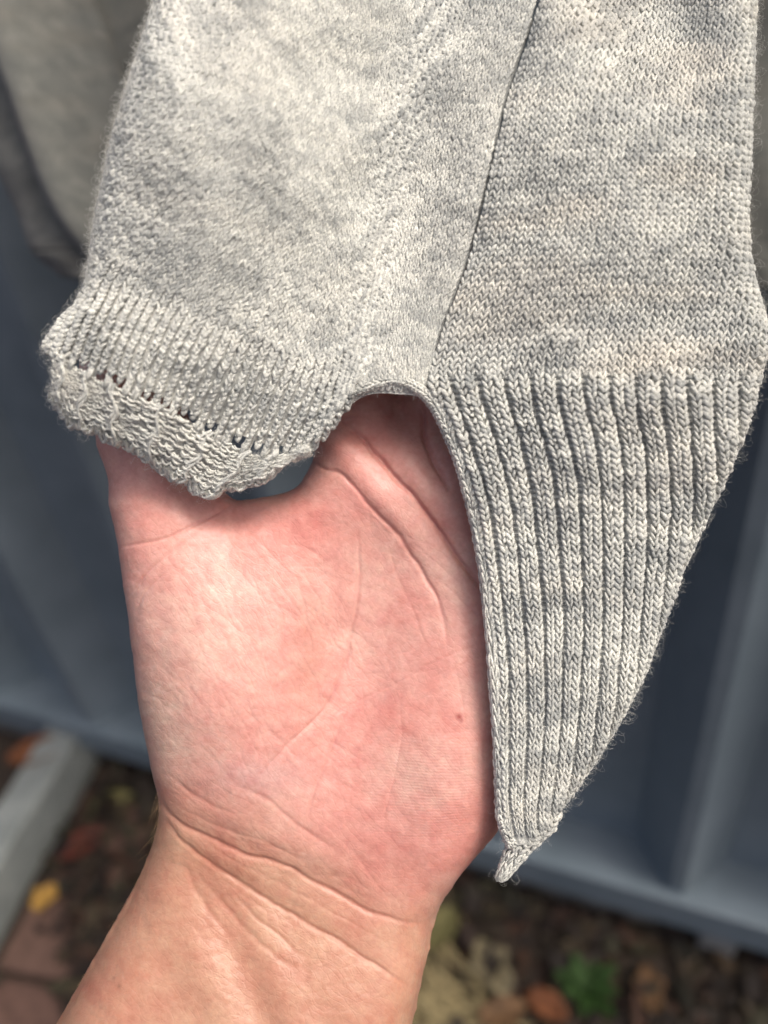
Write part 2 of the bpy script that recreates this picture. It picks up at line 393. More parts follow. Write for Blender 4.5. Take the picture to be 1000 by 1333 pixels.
# ------------------------------------------------------------------ the torn sweater in the foreground
D0 = 0.200                                          # depth of the palm; heights are millimetres towards the camera
def lobeZ(x, y):
    """height of the cloth above the palm plane in mm"""
    z = 15.0 + 0 * x
    z = z + 18 * np.exp(-((x - 255 - 0.15 * (200 - y)) / 185) ** 2 - ((y - 170) / 260) ** 2)          # left lobe swells towards the lens
    z = z - 3.5 * np.exp(-((x - 520 - 0.12 * (200 - y)) / 70) ** 2) * smooth(y, 520, 330)               # valley
    z = z + 9 * np.exp(-((x - 800) / 150) ** 2 - ((y - 260) / 230) ** 2)                               # right lobe
    z = z - 10 * np.exp(-((x - 850) / 80) ** 2 - ((y - 10) / 95) ** 2) + 4 * np.exp(-((x - 735) / 45) ** 2 - ((y + 20) / 150) ** 2) + 3.5 * np.exp(-((x - 945) / 40) ** 2 - ((y - 60) / 160) ** 2)                                  # dent at the top right
    z = z + 5 * np.exp(-((x - 180) / 120) ** 2 - ((y - 480) / 80) ** 2)                                # cuff over the thumb
    z = z + 2.6 * (fbm(x / 120, y / 160, 11, 2) - .5) * 2
    z = z - smooth(y, 500, 780) * 7 - smooth(y, 760, 1080) * 3
    z = z + 3.0 * np.exp(-((x - 760 + (y - 500) * .12) / 110) ** 2) * smooth(y, 480, 640)
    return z
def roll(x, y, curve, R, inside):
    """turn the cloth round a fold line (photo pixels); returns x, y and the extra depth in px"""
    d, sg, fx, fy, _ = poly_dist(x, y, curve)
    s = d * sg * inside; e = R - s
    nx = np.where(d > 1e-6, (x - fx) / np.maximum(d, 1e-6) * sg * inside, 0); ny = np.where(d > 1e-6, (y - fy) / np.maximum(d, 1e-6) * sg * inside, 0)
    ph = np.clip(e / R, 0, math.pi)
    nd = np.where(e > 0, R - R * np.sin(ph) + np.maximum(e - math.pi * R, 0), s)
    dz = np.where(e > 0, R * (1 - np.cos(ph)), 0)
    m = e > 0
    return np.where(m, fx + nx * nd, x), np.where(m, fy + ny * nd, y), dz, e / R

class Patch:
    """cloth sheet sampled on a fine (u = wale, v = course) grid, with normals and pitch"""
    def __init__(s, u0, u1, v0, v1, step, fn):
        s.u0, s.v0, s.step = u0, v0, step
        s.nu = int(round((u1 - u0) / step)) + 1; s.nv = int(round((v1 - v0) / step)) + 1
        U, Vv = np.meshgrid(u0 + np.arange(s.nu) * step, v0 + np.arange(s.nv) * step, indexing='ij')
        x, y, z, ex = fn(U, Vv)
        s.px, s.py, s.ex, s.U, s.V = x, y, ex, U, Vv
        s.P = c2w(unproj(x, y, D0 - z * 1e-3))
        Du = np.gradient(s.P, axis=0) / step; Dv = np.gradient(s.P, axis=1) / step
        N = np.cross(Du, Dv); N /= np.linalg.norm(N, axis=2, keepdims=True) + 1e-12
        mid = N[s.nu // 2, s.nv // 2]
        if np.dot(mid, CAMPOS - s.P[s.nu // 2, s.nv // 2]) < 0: N = -N
        s.N = N; s.pu = np.linalg.norm(Du, axis=2); s.pv = np.linalg.norm(Dv, axis=2)
    def at(s, A, u, v):
        a = np.clip((u - s.u0) / s.step, 0, s.nu - 1.001); b = np.clip((v - s.v0) / s.step, 0, s.nv - 1.001)
        i = a.astype(int); j = b.astype(int); fa = a - i; fb = b - j
        if A.ndim == 3: fa = fa[..., None]; fb = fb[..., None]
        return (A[i, j] * (1 - fa) + A[i + 1, j] * fa) * (1 - fb) + (A[i, j + 1] * (1 - fa) + A[i + 1, j + 1] * fa) * fb

K = 6
TT = np.linspace(0, 1, K)
def knit(patch, u, v, spread=0.42, rad=0.25, lift=0.20, n0=0.0, jit=0.05, flip=1, span=1.36):
    """V-shaped stitches at wale u, course v (arrays). Returns verts, quads, per-vertex stitch index"""
    n = len(u); ju = rng.normal(0, jit, n); jv = rng.normal(0, jit, n)
    sp = np.broadcast_to(spread, (n,)); rd = np.broadcast_to(rad, (n,)); lf = np.broadcast_to(lift, (n,)); nn = np.broadcast_to(n0, (n,))
    Cs, Rs, I = [], [], []
    for side in (-1, 1):
        t = TT[None, :]
        tw = rng.normal(0, jit * .8, (n, 1))
        uu = u[:, None] + ju[:, None] + side * (0.05 + (sp[:, None] - 0.05) * t) + tw * t
        vv = v[:, None] + jv[:, None] + flip * (-0.62 + (t - .45) * (span - 1.36) + 1.36 * t) + side * 0.03
        h = nn[:, None] + lf[:, None] * (np.sin(np.pi * np.clip(t * 0.75 + .20, 0, 1)) - 0.55 * t) - 0.02 + 0.04 * rng.normal(size=(n, 1))
        pu = patch.at(patch.pu, uu, vv); pu = np.clip(pu, 0.0004, 0.0032)
        P = patch.at(patch.P, uu, vv) + patch.at(patch.N, uu, vv) * (h * pu)[..., None]
        r = rd[:, None] * pu * np.sin(np.pi * (0.14 + 0.74 * t)) ** 0.55 * (1 + rng.normal(0, .11, (n, 1))) * (0.82 + .36 * vnoise(u / 5.0, v / 3.0, 77))[:, None]
        Cs.append(P); Rs.append(r); I.append(np.arange(n))
    C = np.concatenate(Cs); R = np.concatenate(Rs); I = np.concatenate(I)
    V, Q = tubes(C, R, 5)
    return V, Q, np.repeat(I, K * 5)
def purl(patch, u, v, n0=-0.5, rad=0.26, jit=0.05):
    n = len(u); t = np.linspace(-1, 1, 5)[None, :]
    uu = u[:, None] + t * 0.62; vv = v[:, None] + 0.28 * (1 - t * t) + rng.normal(0, jit, (n, 1))
    pu = np.clip(patch.at(patch.pu, uu, vv), .0006, .0032); nn = np.broadcast_to(n0, (n,))
    P = patch.at(patch.P, uu, vv) + patch.at(patch.N, uu, vv) * ((nn[:, None] + 0.22 * (1 - t * t)) * pu)[..., None]
    V, Q = tubes(P, rad * pu * (1 - 0.25 * t * t), 5)
    return V, Q, np.repeat(np.arange(n), 25)
def base_sheet(patch, name, parent, mask, n0=-0.42, seed=1, dim=0.8):
    P = patch.P + patch.N * (np.clip(patch.pu, .0006, .0032) * n0)[..., None]
    Q = gridq(patch.nu, patch.nv)
    ok = mask.ravel(); Q = Q[ok[Q].all(1)]
    used, inv = np.unique(Q, return_inverse=True)
    c = heather(patch.U.ravel()[used], patch.V.ravel()[used], 0.5, seed) * dim
    o = make_mesh(name, P.reshape(-1, 3)[used], inv.reshape(-1, 4), WOOL, parent, color=c)
    return o
FUZZ = []                                            # (points, normals, weight) where fibres start

sweater = thing('knitted_sweater', 'pale heather grey knitted sweater edge with torn cuff and pointed ribbed flap', 'sweater', c2w(unproj(600, 480, 0.19)))

# --- left panel: wales sweep from the seam down to the cuff
WALES = [  # (wale number, polyline from the cuff upwards)
    (0, [(560, 512), (566, 468), (576, 425), (609, 335), (639, 215), (662, 115), (700, 0), (770, -300)]),
    (5, [(524, 505), (534, 425), (558, 320), (588, 200), (612, 110), (648, 0), (710, -300)]),
    (10, [(468, 512), (490, 435), (515, 315), (542, 190), (566, 100), (600, 0), (660, -300)]),
    (15, [(400, 585), (428, 530), (452, 440), (478, 310), (506, 175), (528, 90), (556, 0), (615, -300)]),
    (19.4, [(345, 590), (378, 515), (408, 430), (442, 300), (474, 165), (496, 80), (520, 0), (580, -300)]),
    (25.2, [(275, 562), (310, 480), (345, 400), (394, 285), (434, 155), (458, 70), (478, 0), (535, -300)]),
    (32.4, [(190, 520), (222, 440), (258, 372), (322, 270), (376, 145), (404, 62), (424, 0), (480, -300)]),
    (39, [(112, 482), (142, 410), (174, 348), (250, 250), (318, 132), (350, 52), (370, -10), (425, -300)]),
    (45.5, [(38, 440), (66, 375), (102, 302), (180, 215), (258, 110), (294, 36), (318, -30), (370, -300)]),
    (54, [(-60, 330), (-10, 250), (50, 190), (110, 140), (180, 62), (220, -10), (250, -90), (290, -300)]),
    (65, [(-180, 190), (-120, 120), (-50, 70), (10, 20), (70, -50), (110, -120), (140, -180), (170, -300)]),
]
AST = 8.2                                            # px along a wale for one course
amax = 92
acur = []
for (u, pts) in WALES:
    c = catmull(pts, 400); d = np.concatenate([[0], np.cumsum(np.hypot(*np.diff(c, axis=0).T))])
    s = np.arange(-2, amax + 3) * AST
    e = c[0] + (c[0] - c[6]) / np.linalg.norm(c[0] - c[6]) * 1.0
    x = np.interp(s, d, c[:, 0]); y = np.interp(s, d, c[:, 1])
    dirn = (c[0] - c[6]) / np.linalg.norm(c[0] - c[6]); m = s < 0
    x[m] = c[0, 0] - dirn[0] * s[m]; y[m] = c[0, 1] - dirn[1] * s[m]
    acur.append(np.stack([x, y], -1))
acur = np.array(acur); ukn = np.array([w[0] for w in WALES], float)
dense_u = np.arange(0, 65.01, 0.5)
# cubic across the wales (Catmull-Rom on the uneven knots)
def across(uq):
    k = np.clip(np.searchsorted(ukn, uq, 'right') - 1, 0, len(ukn) - 2); h = ukn[k + 1] - ukn[k]; t = ((uq - ukn[k]) / h)[:, None, None]
    m = np.gradient(acur, ukn, axis=0); h = h[:, None, None]
    return (2 * t ** 3 - 3 * t ** 2 + 1) * acur[k] + (t ** 3 - 2 * t ** 2 + t) * h * m[k] + (-2 * t ** 3 + 3 * t ** 2) * acur[k + 1] + (t ** 3 - t ** 2) * h * m[k + 1]
DA = across(dense_u)
SIL_A = catmull([(330, -400), (225, -120), (203, 0), (178, 80), (149, 180), (127, 280), (118, 340), (108, 388), (78, 424), (60, 455), (60, 490), (70, 525), (88, 560)], 60)
def fnA(U, V):
    iu = np.clip(U / 0.5, 0, len(dense_u) - 1.001); iv = np.clip(V + 2, 0, amax + 3.999)
    i = iu.astype(int); j = iv.astype(int); fu = (iu - i)[..., None]; fv = (iv - j)[..., None]
    p = (DA[i, j] * (1 - fu) + DA[i + 1, j] * fu) * (1 - fv) + (DA[i, j + 1] * (1 - fu) + DA[i + 1, j + 1] * fu) * fv
    x, y = p[..., 0] - 2.0 * np.exp(-(U / 2.5) ** 2) * smooth(V, 1, 5), p[..., 1]
    z = lobeZ(np.maximum(x, 60), y)
    R = 34.0
    x2, y2, dz, ex = roll(x, y, SIL_A, R, -1)
    z = z - dz * 0.195
    # the raw edge over the hole curls back, and the seam sits in a groove
    cur = smooth(V, 1.6, -0.6) * smooth(U, 18, 14)
    z = z - 1.6 * cur - 1.2 * np.exp(-(U / 1.1) ** 2)
    return x2, y2, z, ex
PA = Patch(0, 65, -1, amax, 0.5, fnA)
inA = (PA.ex < 3.4) & (PA.py > -330) & (PA.px > -40)
uu, vv = np.meshgrid(np.arange(0.5, 64.5), np.arange(0, amax - 1), indexing='ij'); uu = uu.ravel(); vv = vv.ravel()
exq = PA.at(PA.ex, uu, vv); yq = PA.at(PA.py, uu, vv); xq = PA.at(PA.px, uu, vv)
ok = (exq < 2.6) & (yq > -40) & ~((vv < 1) & (uu > 16) & ((np.abs(uu[:, None] - np.array([17.6, 20.4, 22.4, 25.4, 28.0, 30.4, 32.2, 35.6, 37.4, 39.6])).min(1)) < .62)); uu, vv, xq, yq = uu[ok], vv[ok], xq[ok], yq[ok]
rib_top = (17 + 0.05 * (uu - 20)) * smooth(uu, 9, 15)
isrib = (vv < rib_top)
left_panel = base_sheet(PA, 'left_panel', sweater, inA & (PA.V >= (17 + .05 * (PA.U - 20)) * smooth(PA.U, 9, 15) - 1), -0.10, 1, 1.0)
HOLES = np.array([17.6, 20.4, 22.4, 25.4, 28.0, 30.4, 32.2, 35.6, 37.4, 39.6])       # wales that dropped a stitch
HOLW = np.array([.45, .4, .6, .45, .65, .4, .5, .55, .4, .5])
hd = (np.abs(PA.U[..., None] - HOLES) / HOLW).min(-1)
cuff_band = base_sheet(PA, 'cuff_band', sweater, inA & (PA.V <= (17.5 + .05 * (PA.U - 20)) * smooth(PA.U, 9, 15)) & ((PA.U < 15) | (PA.V > 1.3) | (hd > 1)), -0.24, 1, 0.92)
def emit(name, parent, V, Q, I, col, kind='stuff', vary=0.08, label=None):
    c = col[I] * (1 + rng.normal(0, vary, (len(V), 1)) * 0.3)
    return make_mesh(name, V, Q, WOOL, parent, color=np.clip(c, 0, 1), kind=kind, label=label)
# felted body stitches, drawn up finer than the ribs
fu, fv = np.meshgrid(np.arange(0.4, 64.4, 0.8), np.arange(0, amax - 1, 0.85), indexing='ij'); fu = fu.ravel(); fv = fv.ravel()
fex = PA.at(PA.ex, fu, fv); fy0 = PA.at(PA.py, fu, fv); k_ = (fex < 2.6) & (fy0 > -40) & (fv >= (17 + 0.05 * (fu - 20)) * smooth(fu, 9, 15) - .5); fu, fv = fu[k_], fv[k_]
V, Q, I = knit(PA, fu, fv, 0.36, 0.20, 0.10, -0.04, 0.05, span=1.35)
emit('felted_stitches', left_panel, V, Q, I, heather(fu * 1.1, fv * 1.2, 0.3, 1, 0.10, 1.05))
# cuff ribs: every wale is its own rib
for w in np.unique(uu[isrib]):
    m = isrib & (uu == w)
    if m.sum() < 4: continue
    top = vv[m].max() + .8; q = np.arange(vv[m].min(), top, 0.78); qu = np.full(len(q), w)
    V, Q, I = knit(PA, qu, q, 0.24 + 0.18 * smooth(q, 9, 17), 0.21, 0.22 - .13 * smooth(q, 6, 17), 0.10 - .18 * smooth(q, 6, 17), 0.05, span=1.15)
    emit('rib', cuff_band, V, Q, I, heather(qu, q, 0.2, 1, 0.06, 1.05), kind=None)

# --- right panel and ribbed flap: one set of wales, three to a rib
seam_px = catmull([(770, -300), (700, 0), (662, 115), (639, 215), (609, 335), (576, 425), (561, 478), (562, 512), (592, 590), (610, 650), (622, 720), (632, 800), (639, 880), (645, 980), (648, 1050), (655, 1085), (666, 1106), (680, 1130)], 300)
yv = np.linspace(-300, 1130, 400)
xs = np.interp(yv, seam_px[:, 1], seam_px[:, 0])
pitch = np.interp(yv, [-300, 0, 300, 430, 485, 600, 700, 800, 900, 1000, 1085, 1130], [24, 27, 32, 34.0, 34.5, 31, 28.5, 26, 23.5, 20.5, 17, 14]) / 3
RIBY = 486.0; CST = 8.1
SIL_B = catmull([(1000, -400), (988, -100), (984, 0), (977, 150), (971, 280), (978, 350), (993, 405), (1001, 440), (990, 485), (962, 575), (915, 680), (880, 760), (842, 865), (792, 962), (735, 1045), (700, 1092), (670, 1140)], 90)
def fnB(U, V):
    y = RIBY - V * CST
    rm = smooth(y, RIBY - 4, RIBY + 14); q = U % 3                    # in the ribbing the sunken wale is drawn in
    U = (U - q) + q * (1 - rm) + np.interp(q, [0, 1, 2, 3], [0, 1.2, 2.4, 3.0]) * rm
    # the courses dip a little, like hanging cloth
    x = np.interp(y, yv, xs) + U * np.interp(y, yv, pitch)
    yy = y - 6 * np.sin(U / 40 * np.pi) * smooth(y, 620, 400) + 5.0 * (fbm(U / 7, V / 9, 50) - .5)
    x = x + 5.5 * (fbm(U / 6, V / 9, 51) - .5) * smooth(y, 470, 560) + 3.5 * (fbm(U / 7, V / 8, 53) - .5) + 3 * np.sin(V / 9.0 + U / 11) * smooth(y, 520, 640) * 0.35
    x = x + 2.0 * np.exp(-(U / 2.5) ** 2) * smooth(y, 490, 450)
    z = lobeZ(x, yy)
    R = np.interp(y, [-300, 400, 500, 1100], [40, 30, 28, 16])
    x2, y2, dz, ex = roll(x, yy, SIL_B, R, 1)
    z = z - dz * 0.195
    ribm = smooth(y, RIBY - 6, RIBY + 22)
    ph = (U % 3) / 3.0
    prof = 0.75 * smooth(np.abs(ph - 0.90), 0.07, 0.20) - 0.35        # two wales stand up, one sinks
    z = z + prof * 1.4 * ribm * np.interp(y, [480, 900, 1100], [1, 0.75, 0.4])
    z = z - 1.8 * smooth(U, 2.0, -0.3) * smooth(y, 480, 540) - 1.2 * np.exp(-(U / 1.1) ** 2) * smooth(y, 500, 460)
    return x2, y2, z, ex
UB = 45
PB = Patch(0, UB, -76, 92, 0.5, fnB)
inB = (PB.ex < 3.3) & (PB.py < 1110)
right_panel = base_sheet(PB, 'right_panel', sweater, inB & (PB.V >= -1), -0.12, 61, 0.97)
flap = base_sheet(PB, 'ribbed_flap', sweater, inB & (PB.V <= 0), -0.28, 61, 0.92)
uu, vv = np.meshgrid(np.arange(0.5, UB), np.arange(-74, 91), indexing='ij'); uu = uu.ravel(); vv = vv.ravel()
exq = PB.at(PB.ex, uu, vv); yq = PB.at(PB.py, uu, vv)
ok = (exq < 2.6) & (yq > -40) & (yq < 1106); uu, vv, yq, exq = uu[ok], vv[ok], yq[ok], exq[ok]
body = vv >= 0
felt = smooth(yq, 230, 40)                            # the cloth is more felted higher up
V, Q, I = knit(PB, uu[body], vv[body], 0.47, 0.215, 0.24 - .12 * felt[body], -0.05, 0.06)
emit('knit_stitches', right_panel, V, Q, I, heather(uu[body], vv[body], 1.0, 61, -0.02 + 0.1 * 0, 0.95))
colB = heather(uu, vv, 0.6, 61, 0.03, 1.05)
ph = (uu.astype(int) % 3)
nrib = int(UB // 3)
for r in range(nrib):
    m = (~body) & (uu.astype(int) // 3 == r) & (ph != 2)
    if m.sum():                                        # one unbroken run of courses
        vs0 = np.unique(vv[m]); runs = np.split(vs0, np.nonzero(np.diff(vs0) > 1)[0] + 1); keep = max(runs, key=len); m &= (vv >= keep[0]) & (vv <= keep[-1])
    if m.sum() < 3: continue
    V, Q, I = knit(PB, uu[m], vv[m], 0.46, 0.23, 0.26, 0.0, 0.06)
    emit('rib', flap, V, Q, I, colB[m], kind=None)
m = (~body) & (ph == 2)
V, Q, I = purl(PB, uu[m], vv[m], -0.36, 0.32)
emit('furrow_stitches', flap, V, Q, I, colB[m] * 0.95)  # furrow yarn slightly darkened to deepen the shade in the groove

# --- seam cord in the groove between the panels, darkened to paint the groove's shade
sc = catmull([(p[0] - 1, p[1]) for p in seam_px[::10] if -60 < p[1] < 485], 160)
z = lobeZ(sc[:, 0], sc[:, 1]) - 2.2
C = c2w(unproj(sc[:, 0], sc[:, 1], D0 - z * 1e-3))[None]
V, Q = tubes(C, np.full((1, 160), 0.00055), 6)
make_mesh('seam', V, Q, WOOL, sweater, color=np.tile(GREY * 0.75, (len(V), 1)))

# --- folded, ragged cuff edge (wrong side out) with its row of dropped-stitch holes
Hc = [(71, 449), (109, 477), (151, 496), (231.5, 532), (311.5, 576), (353, 590), (403, 581)]
Ec = [(66, 515), (94, 545), (150, 574), (210, 604), (268, 638), (330, 622), (404, 588)]
NB = 46
def fnD(U, V):
    h = catmull(Hc, 400); e = catmull(Ec, 400)
    k = np.clip(U / NB, 0, 1) * 399; i = np.clip(k.astype(int), 0, 398); f = (k - i)[..., None]
    hp = h[i] * (1 - f) + h[i + 1] * f; ep = e[i] * (1 - f) + e[i + 1] * f
    t = (V / 9.0)[..., None]
    rag = (fbm(U / 3, 0 * U, 70) - .5) * 20 * smooth(V, 5, 9)
    p = hp * (1 - t) + ep * t
    x, y = p[..., 0], p[..., 1] + rag
    z = lobeZ(np.maximum(x, 60), y) - 0.6 + 0.5 * np.sin(np.clip(t[..., 0], 0, 1) * np.pi) - 2.2 * smooth(V, 8.2, 10)
    ridge = np.exp(-(((U % 6) - 3) / 0.8) ** 2)
    z = z + 0.7 * ridge + 0.9 * (fbm(U / 2.5, V / 2.5, 71) - .5) + 0.5
    x2, y2, dz, ex = roll(x, y, SIL_A, 22.0, -1)
    return x2, y2, z - dz * 0.195, ex
PD = Patch(0, NB, 0, 10, 0.25, fnD)
edge = base_sheet(PD, 'cuff_edge', sweater, (PD.V >= 1.0) & (PD.V < 9.6), -0.30, 81, 0.9)
edge['label'] = 'ragged folded edge of the cuff with dropped stitches'
uu, vv = np.meshgrid(np.arange(0.5, NB), np.arange(0.9, 9.6, 0.62), indexing='ij'); uu = uu.ravel() + rng.normal(0, .25, uu.size); vv = vv.ravel()
uu += 0.5 * (fbm(uu, vv * 3, 85) - .5)
V, Q, I = purl(PD, uu, vv, 0.06 + 0.18 * rng.normal(size=len(uu)) * .6, 0.20, 0.22)
emit('bar_stitches', edge, V, Q, I, heather(uu * 1.3, vv * 1.3, 0.6, 81, 0.32, 0.7))
# ridges every few stitches, crossing the band
rg = np.arange(3, NB, 6.0); t = np.linspace(0.4, 9.4, 14)
for r in rg:
    um = r + 0.35 * np.sin(t * 1.3 + r); P = []
    for dd in (-.22, .22):
        u_a = um + dd * np.cos(t * .7 + r); P.append(PD.at(PD.P, u_a, t) + PD.at(PD.N, u_a, t) * (0.00045 + 0.0002 * np.sin(t * 2.4 + dd * 7 + r))[:, None])
    V, Q = tubes(np.array(P), np.full((2, 14), 0.00038), 6)
    make_mesh('ridge', V, Q, WOOL, edge, color=heather(np.repeat(um, 12)[:len(V)], np.repeat(t, 12)[:len(V)], 0, 82, 0.25, .6))
# bridging yarns beside the holes: from the last cuff course into the band
hu = np.arange(15.5, 43, 1.0); hole = np.abs(hu[:, None] - HOLES).min(1) < .8
P = []
for k, u in enumerate(hu):
    if hole[k]: continue
    a = PA.at(PA.P, np.array([u]), np.array([1.0]))[0]; ax = PA.at(PA.px, np.array([u]), np.array([0.0]))[0]; ay = PA.at(PA.py, np.array([u]), np.array([0.0]))[0]
    dd = (PD.px[:, 4] - ax) ** 2 + (PD.py[:, 4] - ay) ** 2; i = int(np.argmin(dd)); b2 = PD.P[i, 6]; nrm = PD.N[i, 6]
    s = (1 if k % 3 == 1 else -1)
    for q in (-1, 1):
        off = np.array(PD.P[min(i + 3, PD.nu - 1), 6] - PD.P[max(i - 3, 0), 6]) * 0.14 * q
        P.append([a + off * .6 + nrm * .0002, (a * .6 + b2 * .4) + off * 1.3 + nrm * .0006, (a * .2 + b2 * .8) + off + nrm * .0006, b2 + off * .4])
V, Q = tubes(np.array(P), np.full((len(P), 4), 0.0005), 6)
make_mesh('bridging_yarn', V, Q, WOOL, edge, color=np.tile(CREAM * .85, (len(V), 1)), kind='stuff')
# loops of loose yarn along the ragged edge
n = 120; us = np.linspace(0.5, NB - .5, n) + rng.normal(0, .2, n); tt = np.linspace(0, 1, 7)
P = []
for u in us:
    u2 = u + tt * rng.uniform(0.8, 2.0) * rng.choice([-1, 1]); v2 = 8.6 + np.sin(tt * np.pi) * rng.uniform(.4, 1.3)
    P.append(PD.at(PD.P, u2, np.minimum(v2, 9.95)) + PD.at(PD.N, u2, np.minimum(v2, 9.95)) * (rng.uniform(-.0006, .0008) + .0004 * np.sin(tt * 3))[:, None])
V, Q = tubes(np.array(P), np.full((n, 7), 0.00045), 6)
make_mesh('edge_loops', V, Q, WOOL, edge, color=heather(np.repeat(us, 42), np.repeat(us, 42), .3, 84, .2, .7), kind='stuff')

# --- selvedge: slanted stitches along the raw rim of the hole and the flap
rim = catmull([(404, 588), (412, 566), (428, 538), (452, 520), (478, 509), (508, 501), (532, 506), (552, 520), (566, 540), (580, 570), (594, 606), (606, 650), (618, 705), (628, 770), (635, 850), (641, 930), (645, 1000), (648, 1060), (655, 1088), (664, 1108)], 600)
def fnR(A, U):
    k = np.clip(U / 96 * 599, 0, 598.99); i = k.astype(int); f = k - i
    x = rim[i, 0] * (1 - f) + rim[i + 1, 0] * f; y = rim[i, 1] * (1 - f) + rim[i + 1, 1] * f
    tx = rim[np.minimum(i + 8, 599), 0] - rim[np.maximum(i - 8, 0), 0]; ty = rim[np.minimum(i + 8, 599), 1] - rim[np.maximum(i - 8, 0), 1]; L = np.hypot(tx, ty)
    nx, ny = ty / L, -tx / L
    a = (A - 1.0) * 0.95                               # angle round the rolled rim
    r = 7.5 + 2.0 * (fbm(U / 5, 0 * U, 92) - .5)
    x = x + nx * r * (1 - np.cos(a)); y = y + ny * r * (1 - np.cos(a))
    z = lobeZ(x, y) - 1.5 + r * 0.195 * np.sin(a)
    return x, y, z, 0 * x
PR = Patch(-0.6, 3.6, 0, 96, 0.2, fnR)
rimo = make_mesh('rim', (PR.P - PR.N * 0.0005).reshape(-1, 3), gridq(PR.nu, PR.nv), WOOL, sweater, color=heather(PR.U.ravel(), PR.V.ravel(), .3, 90) * .85)
uu, vv = np.meshgrid(np.array([0., 1., 2., 3.]), np.arange(0.5, 95.5), indexing='ij'); uu = uu.ravel(); vv = vv.ravel()
V, Q, I = knit(PR, uu, vv, 0.46, 0.25, 0.28, -0.05, 0.06)
emit('rim_stitches', rimo, V, Q, I, heather(uu, vv, .4, 91, .08))

# --- tail of felted yarn at the tip of the flap
tc = catmull([(689, 1050), (685, 1076), (678, 1098), (665, 1122), (650, 1148)], 40); tr = np.interp(np.arange(40), [0, 8, 16, 23, 31, 37, 39], [43, 35, 24, 15, 11, 8, 3])
nu = 24
def fnT(U, V):
    k = np.clip(V, 0, 38.99); i = k.astype(int); f = k - i
    c = tc[i] * (1 - f)[..., None] + tc[i + 1] * f[..., None]; r = tr[i] * (1 - f) + tr[i + 1] * f
    a = U * 2 * np.pi; lump = 1 + .22 * (fbm(np.cos(a) * 1.5 + 5, np.sin(a) * 1.5 + V / 4, 95) - .5)
    return c[..., 0] + np.cos(a) * r * lump * .98, c[..., 1] + np.cos(a) * r * lump * .22, 4.6 + np.sin(a) * np.minimum(r * .195 * .6, 1.9) * lump, 0 * U
U_, V_ = np.meshgrid(np.arange(nu) / nu, np.arange(40.), indexing='ij'); x, y, z, _ = fnT(U_, V_)
P = c2w(unproj(x, y, D0 - z * 1e-3))
ax_ = c2w(unproj(np.repeat(tc[None, :, 0], nu, 0), np.repeat(tc[None, :, 1], nu, 0), D0 - .0046)); P0 = ax_ + (P - ax_) * .80
tail = make_mesh('yarn_tail', P0.reshape(-1, 3), gridq(nu, 40, True), WOOL, sweater, color=heather(U_.ravel() * 20, V_.ravel(), .4, 96, .0) * .95, label='felted yarn tail at the tip of the flap')
NW = 9
PT = Patch(0, NW, 0, 13, 0.125, lambda U, V: fnT(U / NW + .02, V * 3.0))
Nout = PT.P - c2w(unproj(np.interp(PT.V * 3, np.arange(40), tc[:, 0]), np.interp(PT.V * 3, np.arange(40), tc[:, 1]), D0 - .0046)); PT.N *= np.sign((PT.N * Nout).sum(-1, keepdims=True))
uu, vv = np.meshgrid(np.arange(0.5, NW), np.arange(0.5, 12.6), indexing='ij'); uu = uu.ravel(); vv = vv.ravel()
V, Q, I = knit(PT, uu, vv, 0.45, 0.25, 0.25, 0.0, 0.12, flip=-1)
emit('tail_stitches', tail, V, Q, I, heather(uu, vv, .4, 97, .05))

# --- loose fibres standing off the wool
def fibres(n, P, N, lo, hi, rad, up=0.5, seg=4, curl=1.0):
    k = rng.integers(len(P), size=n); p = P[k]; nn = N[k]
    d = rng.normal(size=(n, 3)); d -= nn * (d * nn).sum(1, keepdims=True) * .7; d /= np.linalg.norm(d, axis=1, keepdims=True)
    d = d + nn * rng.uniform(0, up, (n, 1)) * 2; d /= np.linalg.norm(d, axis=1, keepdims=True)
    L = lo + (hi - lo) * rng.random(n) ** 2.2
    e1 = np.cross(d, rng.normal(size=(n, 3))); e1 /= np.linalg.norm(e1, axis=1, keepdims=True); e2 = np.cross(d, e1)
    t = np.linspace(0, 1, seg)[None, :, None]; w = rng.uniform(2.0, 5.5, (n, 1, 1)) * curl; am = rng.uniform(.15, .45, (n, 1, 1)) * curl
    C = p[:, None] + L[:, None, None] * (d[:, None] * np.sin(t * 1.5) * .8 + e1[:, None] * am * (1 - np.cos(w * t)) + e2[:, None] * am * np.sin(w * t) - nn[:, None] * t * t * .35 * curl)
    V, Q = tubes(C, np.tile(np.linspace(rad, rad * .6, seg), (n, 1)), 3)
    return V, Q
def pts(patch, mask, dn=0.0004):
    m = mask & (patch.py > -30) & (patch.py < 1110); return (patch.P + patch.N * dn)[m], patch.N[m]
pa, na = pts(PA, PA.ex < 2.0); pb, nb = pts(PB, PB.ex < 2.0); pd_, nd_ = pts(PD, PD.V > 1)
V1, Q1 = fibres(14000, pa, na, .0006, .0020, .000018, .25)
V2, Q2 = fibres(9500, pb, nb, .0006, .0022, .000016, .25)
V3, Q3 = fibres(4200, pd_, nd_, .0008, .0034, .000018, .4)
ea, ena = pts(PA, (PA.ex > .9) & (PA.ex < 1.9)); eb, enb = pts(PB, (PB.ex > .8) & (PB.ex < 1.9))
V4, Q4 = fibres(4500, ea, ena, .0005, .0034, .000016, .8, 6); V5, Q5 = fibres(3300, eb, enb, .0005, .0040, .000015, .8, 7)
tp = c2w(unproj(*[q.ravel() for q in fnT(U_, V_)[:2]], D0 - fnT(U_, V_)[2].ravel() * 1e-3)); tn = tp - c2w(unproj(np.repeat(tc[None, :, 0], nu, 0).ravel(), np.repeat(tc[None, :, 1], nu, 0).ravel(), D0 - .0046)); tn /= np.linalg.norm(tn, axis=1, keepdims=True) + 1e-9
